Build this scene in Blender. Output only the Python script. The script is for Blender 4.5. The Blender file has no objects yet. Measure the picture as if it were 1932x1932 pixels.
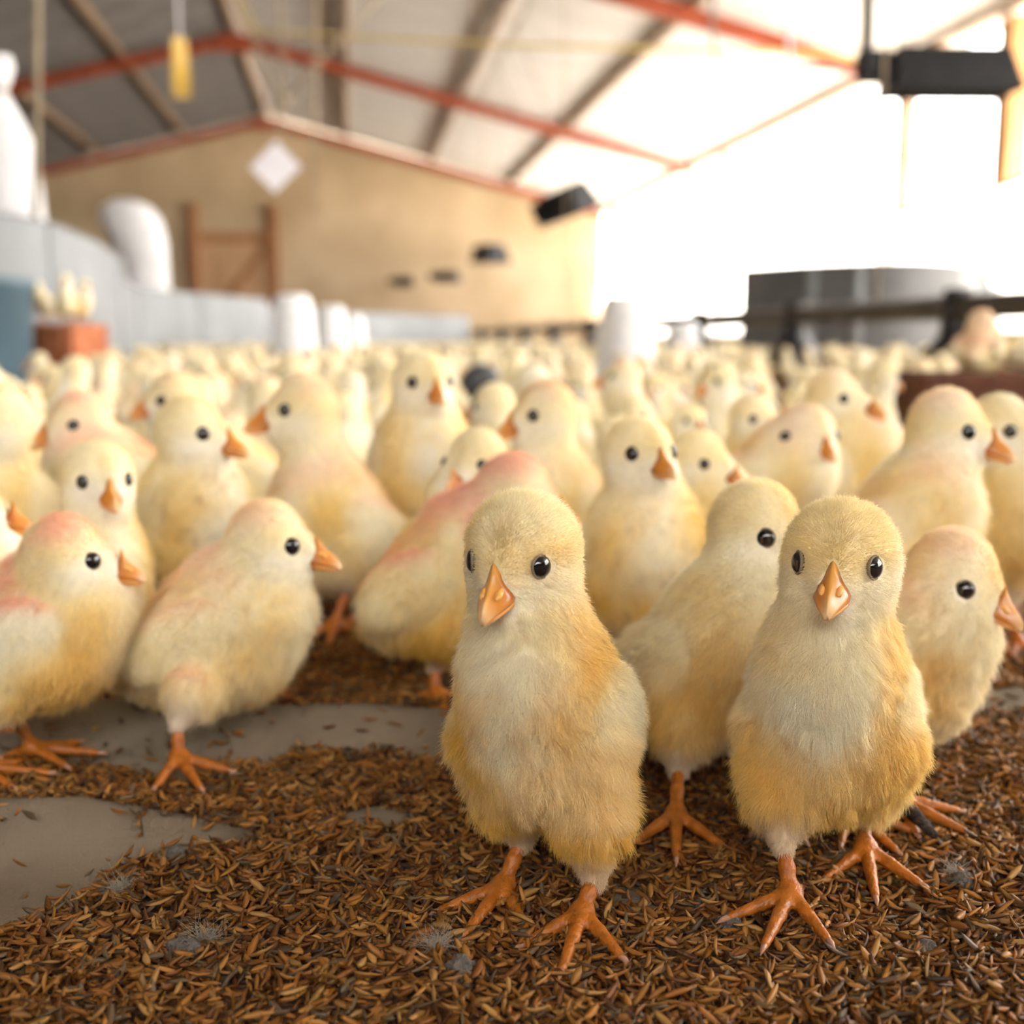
import bpy, math, random
import numpy as np
from mathutils import Vector, Matrix

# ------------------------------------------------------------------ camera, sky, exposure
SC = bpy.context.scene
COL = SC.collection
FPX = 2200.0                      # focal length in pixels of the 1932 px frame
PITCH = math.atan(326.0 / FPX)    # horizon sits above the middle
YAW = math.atan(311.0 * math.cos(PITCH) / FPX)   # shed axis is +Y, camera looks a little to the right of it
CAM = np.array([0.0, 0.0, 0.15])
cam_data = bpy.data.cameras.new('camera')
cam_data.sensor_width = 36.0
cam_data.lens = 36.0 * FPX / 1932.0
cam_data.clip_start = 0.01
cam_data.clip_end = 400.0
cam_data.dof.use_dof = True
cam_data.dof.focus_distance = 0.302
cam_data.dof.aperture_fstop = 9.4
cam_data.dof.aperture_blades = 0
cam = bpy.data.objects.new('camera', cam_data)
COL.objects.link(cam)
FWD = np.array([math.sin(YAW) * math.cos(PITCH), math.cos(YAW) * math.cos(PITCH), -math.sin(PITCH)])
RGT = np.array([math.cos(YAW), -math.sin(YAW), 0.0])
UPV = np.cross(RGT, FWD)
cam.matrix_world = Matrix(((RGT[0], UPV[0], -FWD[0], CAM[0]), (RGT[1], UPV[1], -FWD[1], CAM[1]),
                           (RGT[2], UPV[2], -FWD[2], CAM[2]), (0, 0, 0, 1)))
SC.camera = cam

world = bpy.data.worlds.new('overcast_sky')
SC.world = world
world.use_nodes = True
wn = world.node_tree
bgn = wn.nodes['Background']
bgn.inputs['Color'].default_value = (1.0, 0.985, 0.965, 1)
bgn.inputs['Strength'].default_value = 9.0
sun_d = bpy.data.lights.new('sun', 'SUN')
sun_d.energy = 36.0
sun_d.angle = math.radians(3)
sun_d.color = (1.0, 0.95, 0.88)
sun = bpy.data.objects.new('sun', sun_d)
COL.objects.link(sun)
sun.location = (8, 0, 9)
sun.rotation_euler = (math.radians(6), math.radians(15), 0)
SC.view_settings.view_transform = 'Standard'
SC.view_settings.look = 'None'
SC.view_settings.gamma = 1.0
SC.view_settings.use_curve_mapping = False
SC.view_settings.exposure = 0.70
SC.cycles.use_denoising = True
SC.cycles.max_bounces = 8
SC.cycles.diffuse_bounces = 5
SC.cycles.transmission_bounces = 6
SC.cycles.sample_clamp_indirect = 6.0

def W(u, v, D):
    """world point seen at picture position (u, v) at depth D"""
    return CAM + D * (FWD + RGT * (u - 966.0) / FPX - UPV * (v - 966.0) / FPX)
def G(u, v, z=0.0):
    """ground point at picture position (u, v)"""
    d = FWD + RGT * (u - 966.0) / FPX - UPV * (v - 966.0) / FPX
    return CAM + d * ((z - CAM[2]) / d[2])
def depth(p):
    return float(np.dot(np.asarray(p) - CAM, FWD))

# ------------------------------------------------------------------ helpers
RNG = np.random.default_rng(7)
random.seed(7)

def hash3(ix, iy, iz, seed):
    n = (ix * 374761393 + iy * 668265263 + iz * 2147483647 + seed * 974634777) & 0xffffffff
    n = ((n ^ (n >> 13)) * 1274126177) & 0xffffffff
    n = n ^ (n >> 16)
    return (n & 0xffff) / 65535.0
def vnoise(p, freq, seed=0):
    q = np.asarray(p) * freq + 1000.0
    i = np.floor(q).astype(np.int64); f = q - i
    f = f * f * (3 - 2 * f)
    r = 0
    for dx in (0, 1):
        for dy in (0, 1):
            for dz in (0, 1):
                w = (f[..., 0] if dx else 1 - f[..., 0]) * (f[..., 1] if dy else 1 - f[..., 1]) * (f[..., 2] if dz else 1 - f[..., 2])
                r = r + w * hash3(i[..., 0] + dx, i[..., 1] + dy, i[..., 2] + dz, seed)
    return r
def sstep(a, b, x):
    t = np.clip((x - a) / (b - a), 0, 1)
    return t * t * (3 - 2 * t)

def tag(o, label=None, cat=None, group=None, kind=None):
    if label: o['label'] = label
    if cat: o['category'] = cat
    if group: o['group'] = group
    if kind: o['kind'] = kind
    return o
def empty(name, loc=(0, 0, 0), rz=0.0):
    o = bpy.data.objects.new(name, None)
    o.empty_display_size = 0.02
    COL.objects.link(o)
    o.location = loc; o.rotation_euler = (0, 0, rz)
    return o
def link_mesh(name, me, parent=None, loc=None):
    o = bpy.data.objects.new(name, me)
    COL.objects.link(o)
    if parent: o.parent = parent
    if loc is not None: o.location = loc
    return o
def mesh_np(name, V, F, mat=None, smooth=True, cols=None):
    """V (n,3), F (m,4) or (m,3) or list of lists"""
    me = bpy.data.meshes.new(name)
    if isinstance(F, np.ndarray):
        k = F.shape[1]
        me.vertices.add(len(V)); me.vertices.foreach_set('co', np.asarray(V, np.float32).ravel())
        me.loops.add(F.size); me.loops.foreach_set('vertex_index', F.astype(np.int32).ravel())
        me.polygons.add(len(F)); me.polygons.foreach_set('loop_start', np.arange(0, F.size, k, dtype=np.int32))
        me.update(calc_edges=True)
    else:
        me.from_pydata([tuple(v) for v in V], [], [tuple(f) for f in F]); me.update()
    if smooth:
        me.polygons.foreach_set('use_smooth', np.ones(len(me.polygons), bool))
    if cols is not None:
        a = me.color_attributes.new('Col', 'FLOAT_COLOR', 'POINT')
        c = np.ones((len(V), 4), np.float32); c[:, :3] = cols
        a.data.foreach_set('color', c.ravel())
    if mat: me.materials.append(mat)
    return me
def copy_tree(o, parent=None):
    c = o.copy(); COL.objects.link(c)
    if parent: c.parent = parent
    for ch in o.children: copy_tree(ch, c)
    return c

class MB:
    """collects quads and tubes for ONE mesh object"""
    def __init__(s): s.v = []; s.f = []
    def box(s, lo, hi, R=None, off=(0, 0, 0), bev=0.0):
        lo = np.array(lo, float); hi = np.array(hi, float); n = len(s.v)
        if bev <= 0:
            P = [(x, y, z) for x in (lo[0], hi[0]) for y in (lo[1], hi[1]) for z in (lo[2], hi[2])]
            Fs = [(0, 1, 3, 2), (4, 6, 7, 5), (0, 4, 5, 1), (2, 3, 7, 6), (0, 2, 6, 4), (1, 5, 7, 3)]
        else:
            P = []; Fs = []
            c = (lo + hi) / 2; h = (hi - lo) / 2
            idx = {}
            for sx in (-1, 1):
                for sy in (-1, 1):
                    for sz in (-1, 1):
                        for a in range(3):
                            q = h.copy() - bev; q[a] = h[a]
                            idx[(sx, sy, sz, a)] = len(P); P.append(tuple(c + q * (sx, sy, sz)))
            for a in range(3):
                b, d = [(1, 2), (0, 2), (0, 1)][a]
                for sg in (-1, 1):
                    k = []
                    for (p, q) in ((-1, -1), (1, -1), (1, 1), (-1, 1)):
                        t = [0, 0, 0]; t[a] = sg; t[b] = p; t[d] = q; k.append(idx[(*t, a)])
                    Fs.append(k)
                for p in (-1, 1):
                    for q in (-1, 1):
                        t0 = [0, 0, 0]; t1 = [0, 0, 0]
                        t0[a] = -1; t1[a] = 1
                        for t in (t0, t1): t[b] = p; t[d] = q
                        Fs.append([idx[(*t0, b)], idx[(*t1, b)], idx[(*t1, d)], idx[(*t0, d)]])
            for sx in (-1, 1):
                for sy in (-1, 1):
                    for sz in (-1, 1): Fs.append([idx[(sx, sy, sz, a)] for a in range(3)])
        for p in P:
            p = np.array(p)
            if R is not None: p = R @ p
            s.v.append(tuple(p + np.array(off)))
        s.f += [tuple(n + i for i in f) for f in Fs]
        return s
    def tube(s, pts, rad, seg=10, cap=True, squash=None):
        pts = [np.array(p, float) for p in pts]
        rad = [rad] * len(pts) if np.isscalar(rad) else rad
        n0 = len(s.v); ref = None
        for i, p in enumerate(pts):
            t = pts[min(i + 1, len(pts) - 1)] - pts[max(i - 1, 0)]
            t /= np.linalg.norm(t) + 1e-12
            if ref is None:
                ref = np.cross(t, (0, 0, 1.0) if abs(t[2]) < .9 else (1.0, 0, 0))
            ref = ref - t * np.dot(ref, t); ref /= np.linalg.norm(ref)
            b = np.cross(t, ref)
            for k in range(seg):
                a = 2 * math.pi * k / seg
                s.v.append(tuple(p + rad[i] * (math.cos(a) * ref + math.sin(a) * b * (squash or 1))))
        for i in range(len(pts) - 1):
            for k in range(seg):
                a = n0 + i * seg + k; b = n0 + i * seg + (k + 1) % seg
                s.f.append((a, b, b + seg, a + seg))
        if cap:
            s.f.append(tuple(n0 + k for k in reversed(range(seg))))
            s.f.append(tuple(n0 + (len(pts) - 1) * seg + k for k in range(seg)))
        return s
    def lathe(s, prof, seg=24, off=(0, 0, 0), wob=None):
        n0 = len(s.v)
        for (r, z) in prof:
            for k in range(seg):
                a = 2 * math.pi * k / seg
                s.v.append((off[0] + r * math.cos(a), off[1] + r * math.sin(a), off[2] + z))
        for i in range(len(prof) - 1):
            for k in range(seg):
                a = n0 + i * seg + k; b = n0 + i * seg + (k + 1) % seg
                s.f.append((a, b, b + seg, a + seg))
        return s
    def grid(s, P):
        """P: (n, m, 3) lattice"""
        n, m = P.shape[:2]; n0 = len(s.v)
        s.v += [tuple(q) for q in P.reshape(-1, 3)]
        for i in range(n - 1):
            for j in range(m - 1):
                a = n0 + i * m + j
                s.f.append((a, a + 1, a + m + 1, a + m))
        return s
    def build(s, name, mat, parent=None, smooth=False, loc=None):
        me = mesh_np(name, s.v, s.f, mat, smooth)
        o = link_mesh(name, me, parent, loc)
        return o

# ------------------------------------------------------------------ signed distances and surface nets
def ell(p, c, r, R=None):
    q = p - c
    if R is not None: q = q @ R
    r = np.asarray(r)
    k0 = np.linalg.norm(q / r, axis=-1); k1 = np.linalg.norm(q / (r * r), axis=-1)
    return k0 * (k0 - 1) / (k1 + 1e-9)
def cone(p, a, b, r1, r2):
    a = np.asarray(a); b = np.asarray(b); ab = b - a
    h = np.clip(((p - a) @ ab) / (ab @ ab + 1e-12), 0, 1)
    return np.linalg.norm(p - a - h[..., None] * ab, axis=-1) - (r1 + (r2 - r1) * h)
def smin(a, b, k):
    h = np.clip(.5 + .5 * (b - a) / k, 0, 1)
    return b + (a - b) * h - k * h * (1 - h)
def nets(fn, lo, hi, res, newton=2):
    lo = np.asarray(lo, float); hi = np.asarray(hi, float)
    n = np.ceil((hi - lo) / res).astype(int) + 1
    ax = [lo[i] + res * np.arange(n[i]) for i in range(3)]
    # coarse pass first, then the fine grid only near the surface
    K = 4
    if min(n) > 16:
        nc = np.ceil(n / K).astype(int) + 1
        axc = [lo[i] + res * K * np.arange(nc[i]) for i in range(3)]
        vc = fn(np.stack(np.meshgrid(*axc, indexing='ij'), -1))
        near = np.abs(vc) < res * K * 1.9
        up = lambda A: A.repeat(K, 0).repeat(K, 1).repeat(K, 2)
        o = K // 2
        pad = lambda A: up(A)[o:, o:, o:][:n[0], :n[1], :n[2]]
        v = pad(vc).copy(); m = pad(near)
        I = np.argwhere(m)
        v[m] = fn(lo + res * I)
    else:
        v = fn(np.stack(np.meshgrid(*ax, indexing='ij'), -1))
    s = v < 0
    c = [(i, j, k) for i in (0, 1) for j in (0, 1) for k in (0, 1)]
    sl = lambda A, o: A[o[0]:A.shape[0] - 1 + o[0], o[1]:A.shape[1] - 1 + o[1], o[2]:A.shape[2] - 1 + o[2]]
    cnt = sum(sl(s, o).astype(np.int8) for o in c)
    mix = (cnt > 0) & (cnt < 8)
    idx = -np.ones(mix.shape, np.int64); ids = np.argwhere(mix)
    idx[mix] = np.arange(len(ids))
    acc = np.zeros((len(ids), 3)); num = np.zeros(len(ids))
    for o in c:
        for a in range(3):
            if o[a] == 1: continue
            o2 = list(o); o2[a] = 1
            i0 = ids + np.array(o); i1 = ids + np.array(o2)
            v0 = v[i0[:, 0], i0[:, 1], i0[:, 2]]; v1 = v[i1[:, 0], i1[:, 1], i1[:, 2]]
            m = (v0 < 0) != (v1 < 0)
            t = np.where(m, v0 / np.where(m, v0 - v1, 1), 0)
            q = i0.astype(float); q[:, a] += t
            acc[m] += q[m]; num[m] += 1
    V = lo + res * acc / num[:, None]
    quads = []
    for a in range(3):
        b, d = (a + 1) % 3, (a + 2) % 3
        sh = [slice(None)] * 3; sh2 = [slice(None)] * 3
        sh[a] = slice(0, -1); sh2[a] = slice(1, None)
        e0 = s[tuple(sh)]; e1 = s[tuple(sh2)]
        E = np.argwhere(e0 != e1)
        E = E[(E[:, b] > 0) & (E[:, d] > 0) & (E[:, b] < n[b] - 1) & (E[:, d] < n[d] - 1)]
        fl = e0[E[:, 0], E[:, 1], E[:, 2]]
        q = []
        for (ob, od) in ((-1, -1), (0, -1), (0, 0), (-1, 0)):
            k = E.copy(); k[:, b] += ob; k[:, d] += od
            q.append(idx[k[:, 0], k[:, 1], k[:, 2]])
        q = np.stack(q, 1)
        q[~fl] = q[~fl][:, ::-1]
        quads.append(q)
    F = np.concatenate(quads)
    F = F[(F >= 0).all(1)]
    e = res * .1
    for _ in range(newton):
        f0 = fn(V)
        g = np.stack([(fn(V + np.eye(3)[i] * e) - fn(V - np.eye(3)[i] * e)) / (2 * e) for i in range(3)], -1)
        g2 = (g * g).sum(-1)
        st = np.clip(f0 / np.maximum(g2, .05), -res * .5, res * .5)
        V = V - g * st[:, None]
    g = np.stack([(fn(V + np.eye(3)[i] * e) - fn(V - np.eye(3)[i] * e)) for i in range(3)], -1)
    N = g / (np.linalg.norm(g, axis=-1, keepdims=True) + 1e-12)
    return V, F, N

# ------------------------------------------------------------------ materials
def new_mat(name):
    m = bpy.data.materials.new(name); m.use_nodes = True
    nt = m.node_tree
    return m, nt, nt.nodes['Principled BSDF'], nt.nodes['Material Output']
def node(nt, typ, **kw):
    n = nt.nodes.new(typ)
    for k, v in kw.items():
        if k.startswith('i_'):
            n.inputs[int(k[2:])].default_value = v
        else: setattr(n, k, v)
    return n
def ramp(nt, fac, stops):
    r = nt.nodes.new('ShaderNodeValToRGB')
    while len(r.color_ramp.elements) < len(stops): r.color_ramp.elements.new(0.5)
    for e, (p, c) in zip(r.color_ramp.elements, stops):
        e.position = p; e.color = (*c, 1)
    nt.links.new(fac, r.inputs['Fac'])
    return r.outputs['Color']
def noise_mat(name, c0, c1, scale=8, rough=.7, metal=0.0, detail=6, bump=0.0, bscale=None, spec=.4, stretch=None, mid=(.35, .65)):
    m, nt, b, out = new_mat(name)
    tc = node(nt, 'ShaderNodeTexCoord')
    vec = tc.outputs['Object']
    if stretch:
        mp = node(nt, 'ShaderNodeMapping'); mp.inputs['Scale'].default_value = stretch
        nt.links.new(vec, mp.inputs['Vector']); vec = mp.outputs['Vector']
    n = node(nt, 'ShaderNodeTexNoise'); n.inputs['Scale'].default_value = scale; n.inputs['Detail'].default_value = detail
    nt.links.new(vec, n.inputs['Vector'])
    c = ramp(nt, n.outputs['Fac'], [(mid[0], c0), (mid[1], c1)])
    nt.links.new(c, b.inputs['Base Color'])
    b.inputs['Roughness'].default_value = rough; b.inputs['Metallic'].default_value = metal
    b.inputs['Specular IOR Level'].default_value = spec
    if bump:
        n2 = node(nt, 'ShaderNodeTexNoise'); n2.inputs['Scale'].default_value = bscale or scale * 4; n2.inputs['Detail'].default_value = 8
        nt.links.new(vec, n2.inputs['Vector'])
        bp = node(nt, 'ShaderNodeBump'); bp.inputs['Strength'].default_value = bump; bp.inputs['Distance'].default_value = .01
        nt.links.new(n2.outputs['Fac'], bp.inputs['Height']); nt.links.new(bp.outputs['Normal'], b.inputs['Normal'])
    return m
def attr_mat(name, rough=.5, spec=.4, trans=0.0, vary=0.0, bump=0.0, bscale=400):
    """colour from the 'Col' attribute; trans mixes a translucent share"""
    m, nt, b, out = new_mat(name)
    a = node(nt, 'ShaderNodeAttribute'); a.attribute_name = 'Col'
    col = a.outputs['Color']
    if vary:
        oi = node(nt, 'ShaderNodeObjectInfo')
        hs = node(nt, 'ShaderNodeHueSaturation')
        mr = node(nt, 'ShaderNodeMapRange'); mr.inputs['To Min'].default_value = 1 - vary; mr.inputs['To Max'].default_value = 1.05
        nt.links.new(oi.outputs['Random'], mr.inputs['Value'])
        nt.links.new(mr.outputs['Result'], hs.inputs['Value']); nt.links.new(col, hs.inputs['Color'])
        col = hs.outputs['Color']
    nt.links.new(col, b.inputs['Base Color'])
    b.inputs['Roughness'].default_value = rough; b.inputs['Specular IOR Level'].default_value = spec
    if bump:
        n2 = node(nt, 'ShaderNodeTexNoise'); n2.inputs['Scale'].default_value = bscale; n2.inputs['Detail'].default_value = 4
        tc = node(nt, 'ShaderNodeTexCoord'); nt.links.new(tc.outputs['Object'], n2.inputs['Vector'])
        bp = node(nt, 'ShaderNodeBump'); bp.inputs['Strength'].default_value = bump; bp.inputs['Distance'].default_value = .001
        nt.links.new(n2.outputs['Fac'], bp.inputs['Height']); nt.links.new(bp.outputs['Normal'], b.inputs['Normal'])
    if trans:
        t = node(nt, 'ShaderNodeBsdfTranslucent'); nt.links.new(col, t.inputs['Color'])
        mx = node(nt, 'ShaderNodeMixShader'); mx.inputs[0].default_value = trans
        nt.links.new(b.outputs[0], mx.inputs[1]); nt.links.new(t.outputs[0], mx.inputs[2])
        nt.links.new(mx.outputs[0], out.inputs['Surface'])
    return m

M = {}
M['skin'] = attr_mat('down_base', rough=1.0, spec=.05, vary=0.10, bump=.6, bscale=500)
M['fluff'] = attr_mat('down_fluff', rough=.9, spec=.12, trans=.40)
M['leg'] = attr_mat('scaly_leg', rough=.38, spec=.5, bump=.5, bscale=900)
M['beak'] = attr_mat('horn_beak', rough=.28, spec=.5)
M['husk'] = attr_mat('rice_husk', rough=.55, spec=.3)
M['claw'] = noise_mat('claw_horn', (.36, .17, .10), (.50, .28, .18), 300, .35)
M['eye'] = noise_mat('dark_eye', (.004, .004, .006), (.010, .008, .010), 200, .06, spec=.8)
M['lid'] = noise_mat('eyelid_skin', (.20, .155, .095), (.28, .22, .14), 400, .6)
# ------------------------------------------------------------------ chicks
CREAM = np.array([.89, .795, .53]); YELLOW = np.array([.82, .565, .14]); WHITE = np.array([.90, .86, .74])
PINK = np.array([.85, .43, .31]); GREYW = np.array([.62, .53, .46])
ORANGE = np.array([.66, .235, .03]); DARKOR = np.array([.30, .075, .018]); PALE = np.array([.88, .66, .36])

def rot_axes(fwd, roll=0.0):
    f = np.array(fwd, float); f /= np.linalg.norm(f)
    l = np.cross((0, 0, 1.0), f); l /= np.linalg.norm(l) + 1e-9
    u = np.cross(f, l)
    c, s = math.cos(roll), math.sin(roll)
    return np.stack([f, c * l + s * u, -s * l + c * u], 1)     # columns: forward, left, up
def dirv(yaw, pitch):
    return np.array([math.cos(yaw) * math.cos(pitch), math.sin(yaw) * math.cos(pitch), math.sin(pitch)])

class Pose:
    """joints of one chick in its own frame: x forward, y left, z up, origin on the ground between the feet"""
    pass

def chick_sdf(q):
    s, B, H, Rb, Rh = q.s, q.B, q.H, q.Rb, q.Rh
    ax, up = Rb[:, 0], Rb[:, 2]
    lat = Rb[:, 1]
    fat = q.fat
    neckbase = B + ax * .018 * s + up * .004 * s
    def body(p):
        d = ell(p, B, np.array([.033, .0215 * fat, .0235 * fat]) * s, Rb)
        d = smin(d, ell(p, B + ax * .012 * s - up * .003 * s, np.array([.022, .0185 * fat, .0215 * fat]) * s, Rb), .010 * s)
        d = smin(d, ell(p, B + np.array([.004, 0, -.0110]) * s, np.array([.0205, .0190 * fat, .0170]) * s), .008 * s)      # belly
        d = smin(d, ell(p, B - ax * .024 * s + up * .002 * s, np.array([.018, .0135, .0135]) * s, Rb), .012 * s)
        d = smin(d, cone(p, B - ax * .030 * s + up * .003 * s, B - ax * .046 * s + up * .008 * s, .008 * s, .0025 * s), .008 * s)
        mid = (neckbase * .45 + H * .55) + q.nb * s
        d = smin(d, cone(p, neckbase, mid, .0165 * s * q.neck, .0124 * s * q.neck), .009 * s)
        d = smin(d, cone(p, mid, H - Rh[:, 0] * .003 * s - Rh[:, 2] * .003 * s, .0124 * s * q.neck, .0112 * s), .006 * s)
        for hk in q.hocks:
            sg = np.sign((hk - B) @ lat) or 1.0
            hip = B - ax * .004 * s + lat * sg * .012 * s - up * .008 * s
            d = smin(d, cone(p, hip, hip * .45 + hk * .55, .0128 * s, .0092 * s), .006 * s)
            d = smin(d, cone(p, hip * .45 + hk * .55, hk + np.array([0, 0, -.001]) * s, .0096 * s, .0030 * s), .004 * s)
        return d
    def wings(p):
        d = None
        for sg in (-1, 1):
            w = ell(p, B - ax * .006 * s + lat * sg * .0205 * s * fat + up * .003 * s, np.array([.023, .0052, .0125]) * s, rot_axes(ax * 1.0 - up * .25))
            d = w if d is None else np.minimum(d, w)
        return d
    def head(p):
        d = ell(p, H - Rh[:, 0] * .0034 * s + Rh[:, 2] * .001 * s, np.array([.0135, .0142, .0141]) * s, Rh)
        d = smin(d, ell(p, H + Rh[:, 0] * .0062 * s - Rh[:, 2] * .0030 * s, np.array([.0090, .0070, .0088]) * s, Rh), .0045 * s)
        for sg in (-1, 1):
            d = smin(d, ell(p, H - Rh[:, 0] * .001 * s + Rh[:, 1] * sg * .0064 * s - Rh[:, 2] * .0065 * s, np.array([.0080, .0064, .0066]) * s, Rh), .005 * s)
        d = smin(d, ell(p, H + Rh[:, 0] * .0065 * s - Rh[:, 2] * .0100 * s, np.array([.0065, .0058, .0046]) * s, Rh), .003 * s)   # chin
        return d
    def f(p):
        d = smin(smin(body(p), wings(p), .0022 * s), head(p), .0038 * s)
        return d
    return f, body, wings, head

def surf_along(f, o, d, t0, t1):
    t = np.linspace(t0, t1, 200)
    v = f(o + t[:, None] * d)
    k = np.argmax(v > 0)
    return t[k]
def face_points(q):
    s = q.s; f = q.fns[0]; w = lambda P: q.H + q.Rh @ (np.array(P) * s)
    y = surf_along(f, w((.0070, 0, .0012)), q.Rh[:, 1], .002 * s, .02 * s)
    y2 = surf_along(f, w((.0070, 0, .0012)), -q.Rh[:, 1], .002 * s, .02 * s)
    q.eyes = {1: np.array([.0070 * s, y - .0003 * s, .0012 * s]), -1: np.array([.0070 * s, -y2 + .0003 * s, .0012 * s])}
    q.enrm = {}
    for sg, e in q.eyes.items():
        P = q.H + q.Rh @ e; h = .001 * s
        g = np.array([f((P + h * np.eye(3)[i])[None])[0] - f((P - h * np.eye(3)[i])[None])[0] for i in range(3)]) @ q.Rh
        g = g / np.linalg.norm(g); g = np.array([min(g[0], .34), g[1], g[2] * .5]); q.enrm[sg] = g / np.linalg.norm(g)
    q.bx = surf_along(f, w((0, 0, -.0040)), q.Rh[:, 0], .005 * s, .03 * s)

def chick_colours(q, V, N):
    s = q.s
    h = (V - q.H) @ q.Rh / s; b = (V - q.B) @ q.Rb / s
    f, body, wings, head = q.fns
    wh = sstep(.004, -.001, head(V) / s)
    ww = .75 * sstep(.0040, -.0010, wings(V) / s)
    n1 = vnoise(V / s, 55, q.seed); n2 = vnoise(V / s, 180, q.seed + 5)
    yel = np.clip(.12 + q.yel * .75 * sstep(.25, .85, n1 * .75 + n2 * .25), 0, 1)
    low = np.maximum(sstep(.002, -.020, b[:, 2]), .8 * sstep(.010, .020, np.abs(b[:, 1])) * sstep(.006, -.012, b[:, 2]))                 # golden thigh down, deepened underneath to put shade into the colour
    yel = np.clip(yel + .65 * q.yel * low, 0, 1)
    belly = sstep(.018, .002, np.abs(b[:, 1])) * sstep(.002, .016, b[:, 0]) * (1 - wh)
    yel = yel * (1 - .75 * belly * sstep(.35, .6, n2))
    yel = yel * (1 - .8 * ww) * (1 - .35 * wh)
    c = CREAM * (1 - yel[:, None]) + YELLOW * yel[:, None]
    wht = np.clip(q.white * (sstep(.5, .8, 1 - n1) * .6 + .8 * ww) + .80 * wh * sstep(.0045, -.0045, h[:, 2]) * sstep(-.010, .002, h[:, 0]) + .55 * belly, 0, 1)
    c = c * (1 - wht[:, None]) + WHITE * wht[:, None]
    brow = wh * sstep(.0050, .0005, np.abs(h[:, 1])) * sstep(.001, .008, h[:, 0]) * sstep(-.002, .003, h[:, 2]) * .45   # olive-yellow streak above the beak
    c = c * (1 - brow[:, None]) + np.array([.55, .40, .12]) * brow[:, None]
    if q.pink > 0:
        pk = q.pink * sstep(.35, .85, N[:, 2] * .75 + .25) * sstep(.25, .6, vnoise(V / s, 70, q.seed + 9) + .12) * (1 - .6 * sstep(.0, .008, h[:, 0]) * wh)
        c = c * (1 - pk[:, None]) + PINK * pk[:, None]
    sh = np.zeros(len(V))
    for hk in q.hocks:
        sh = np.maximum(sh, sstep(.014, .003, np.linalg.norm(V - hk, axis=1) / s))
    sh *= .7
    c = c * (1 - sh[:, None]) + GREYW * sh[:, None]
    if q.soil > 0:
        so = .7 * q.soil * sstep(.60, .9, vnoise(V / s, 240, q.seed + 21)) * sstep(.0, -.012, b[:, 2])
        c = c * (1 - so[:, None]) + np.array([.50, .36, .20]) * so[:, None]
    c = c * (.93 + .14 * vnoise(V / s, 700, q.seed + 3))[:, None]
    return np.clip(c, 0, 1)

def flow(q, V, N):
    s = q.s
    wh = sstep(.004, -.002, q.fns[3](V) / s)[:, None]
    fb = -q.Rb[:, 0] * .65 + np.array([0, 0, -.75])
    fh = -q.Rh[:, 0] * .9 + q.Rh[:, 2] * .1
    d = fb * (1 - wh) + fh * wh
    d = d - N * (d * N).sum(1, keepdims=True)
    return d / (np.linalg.norm(d, axis=1, keepdims=True) + 1e-9), wh[:, 0]

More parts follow.
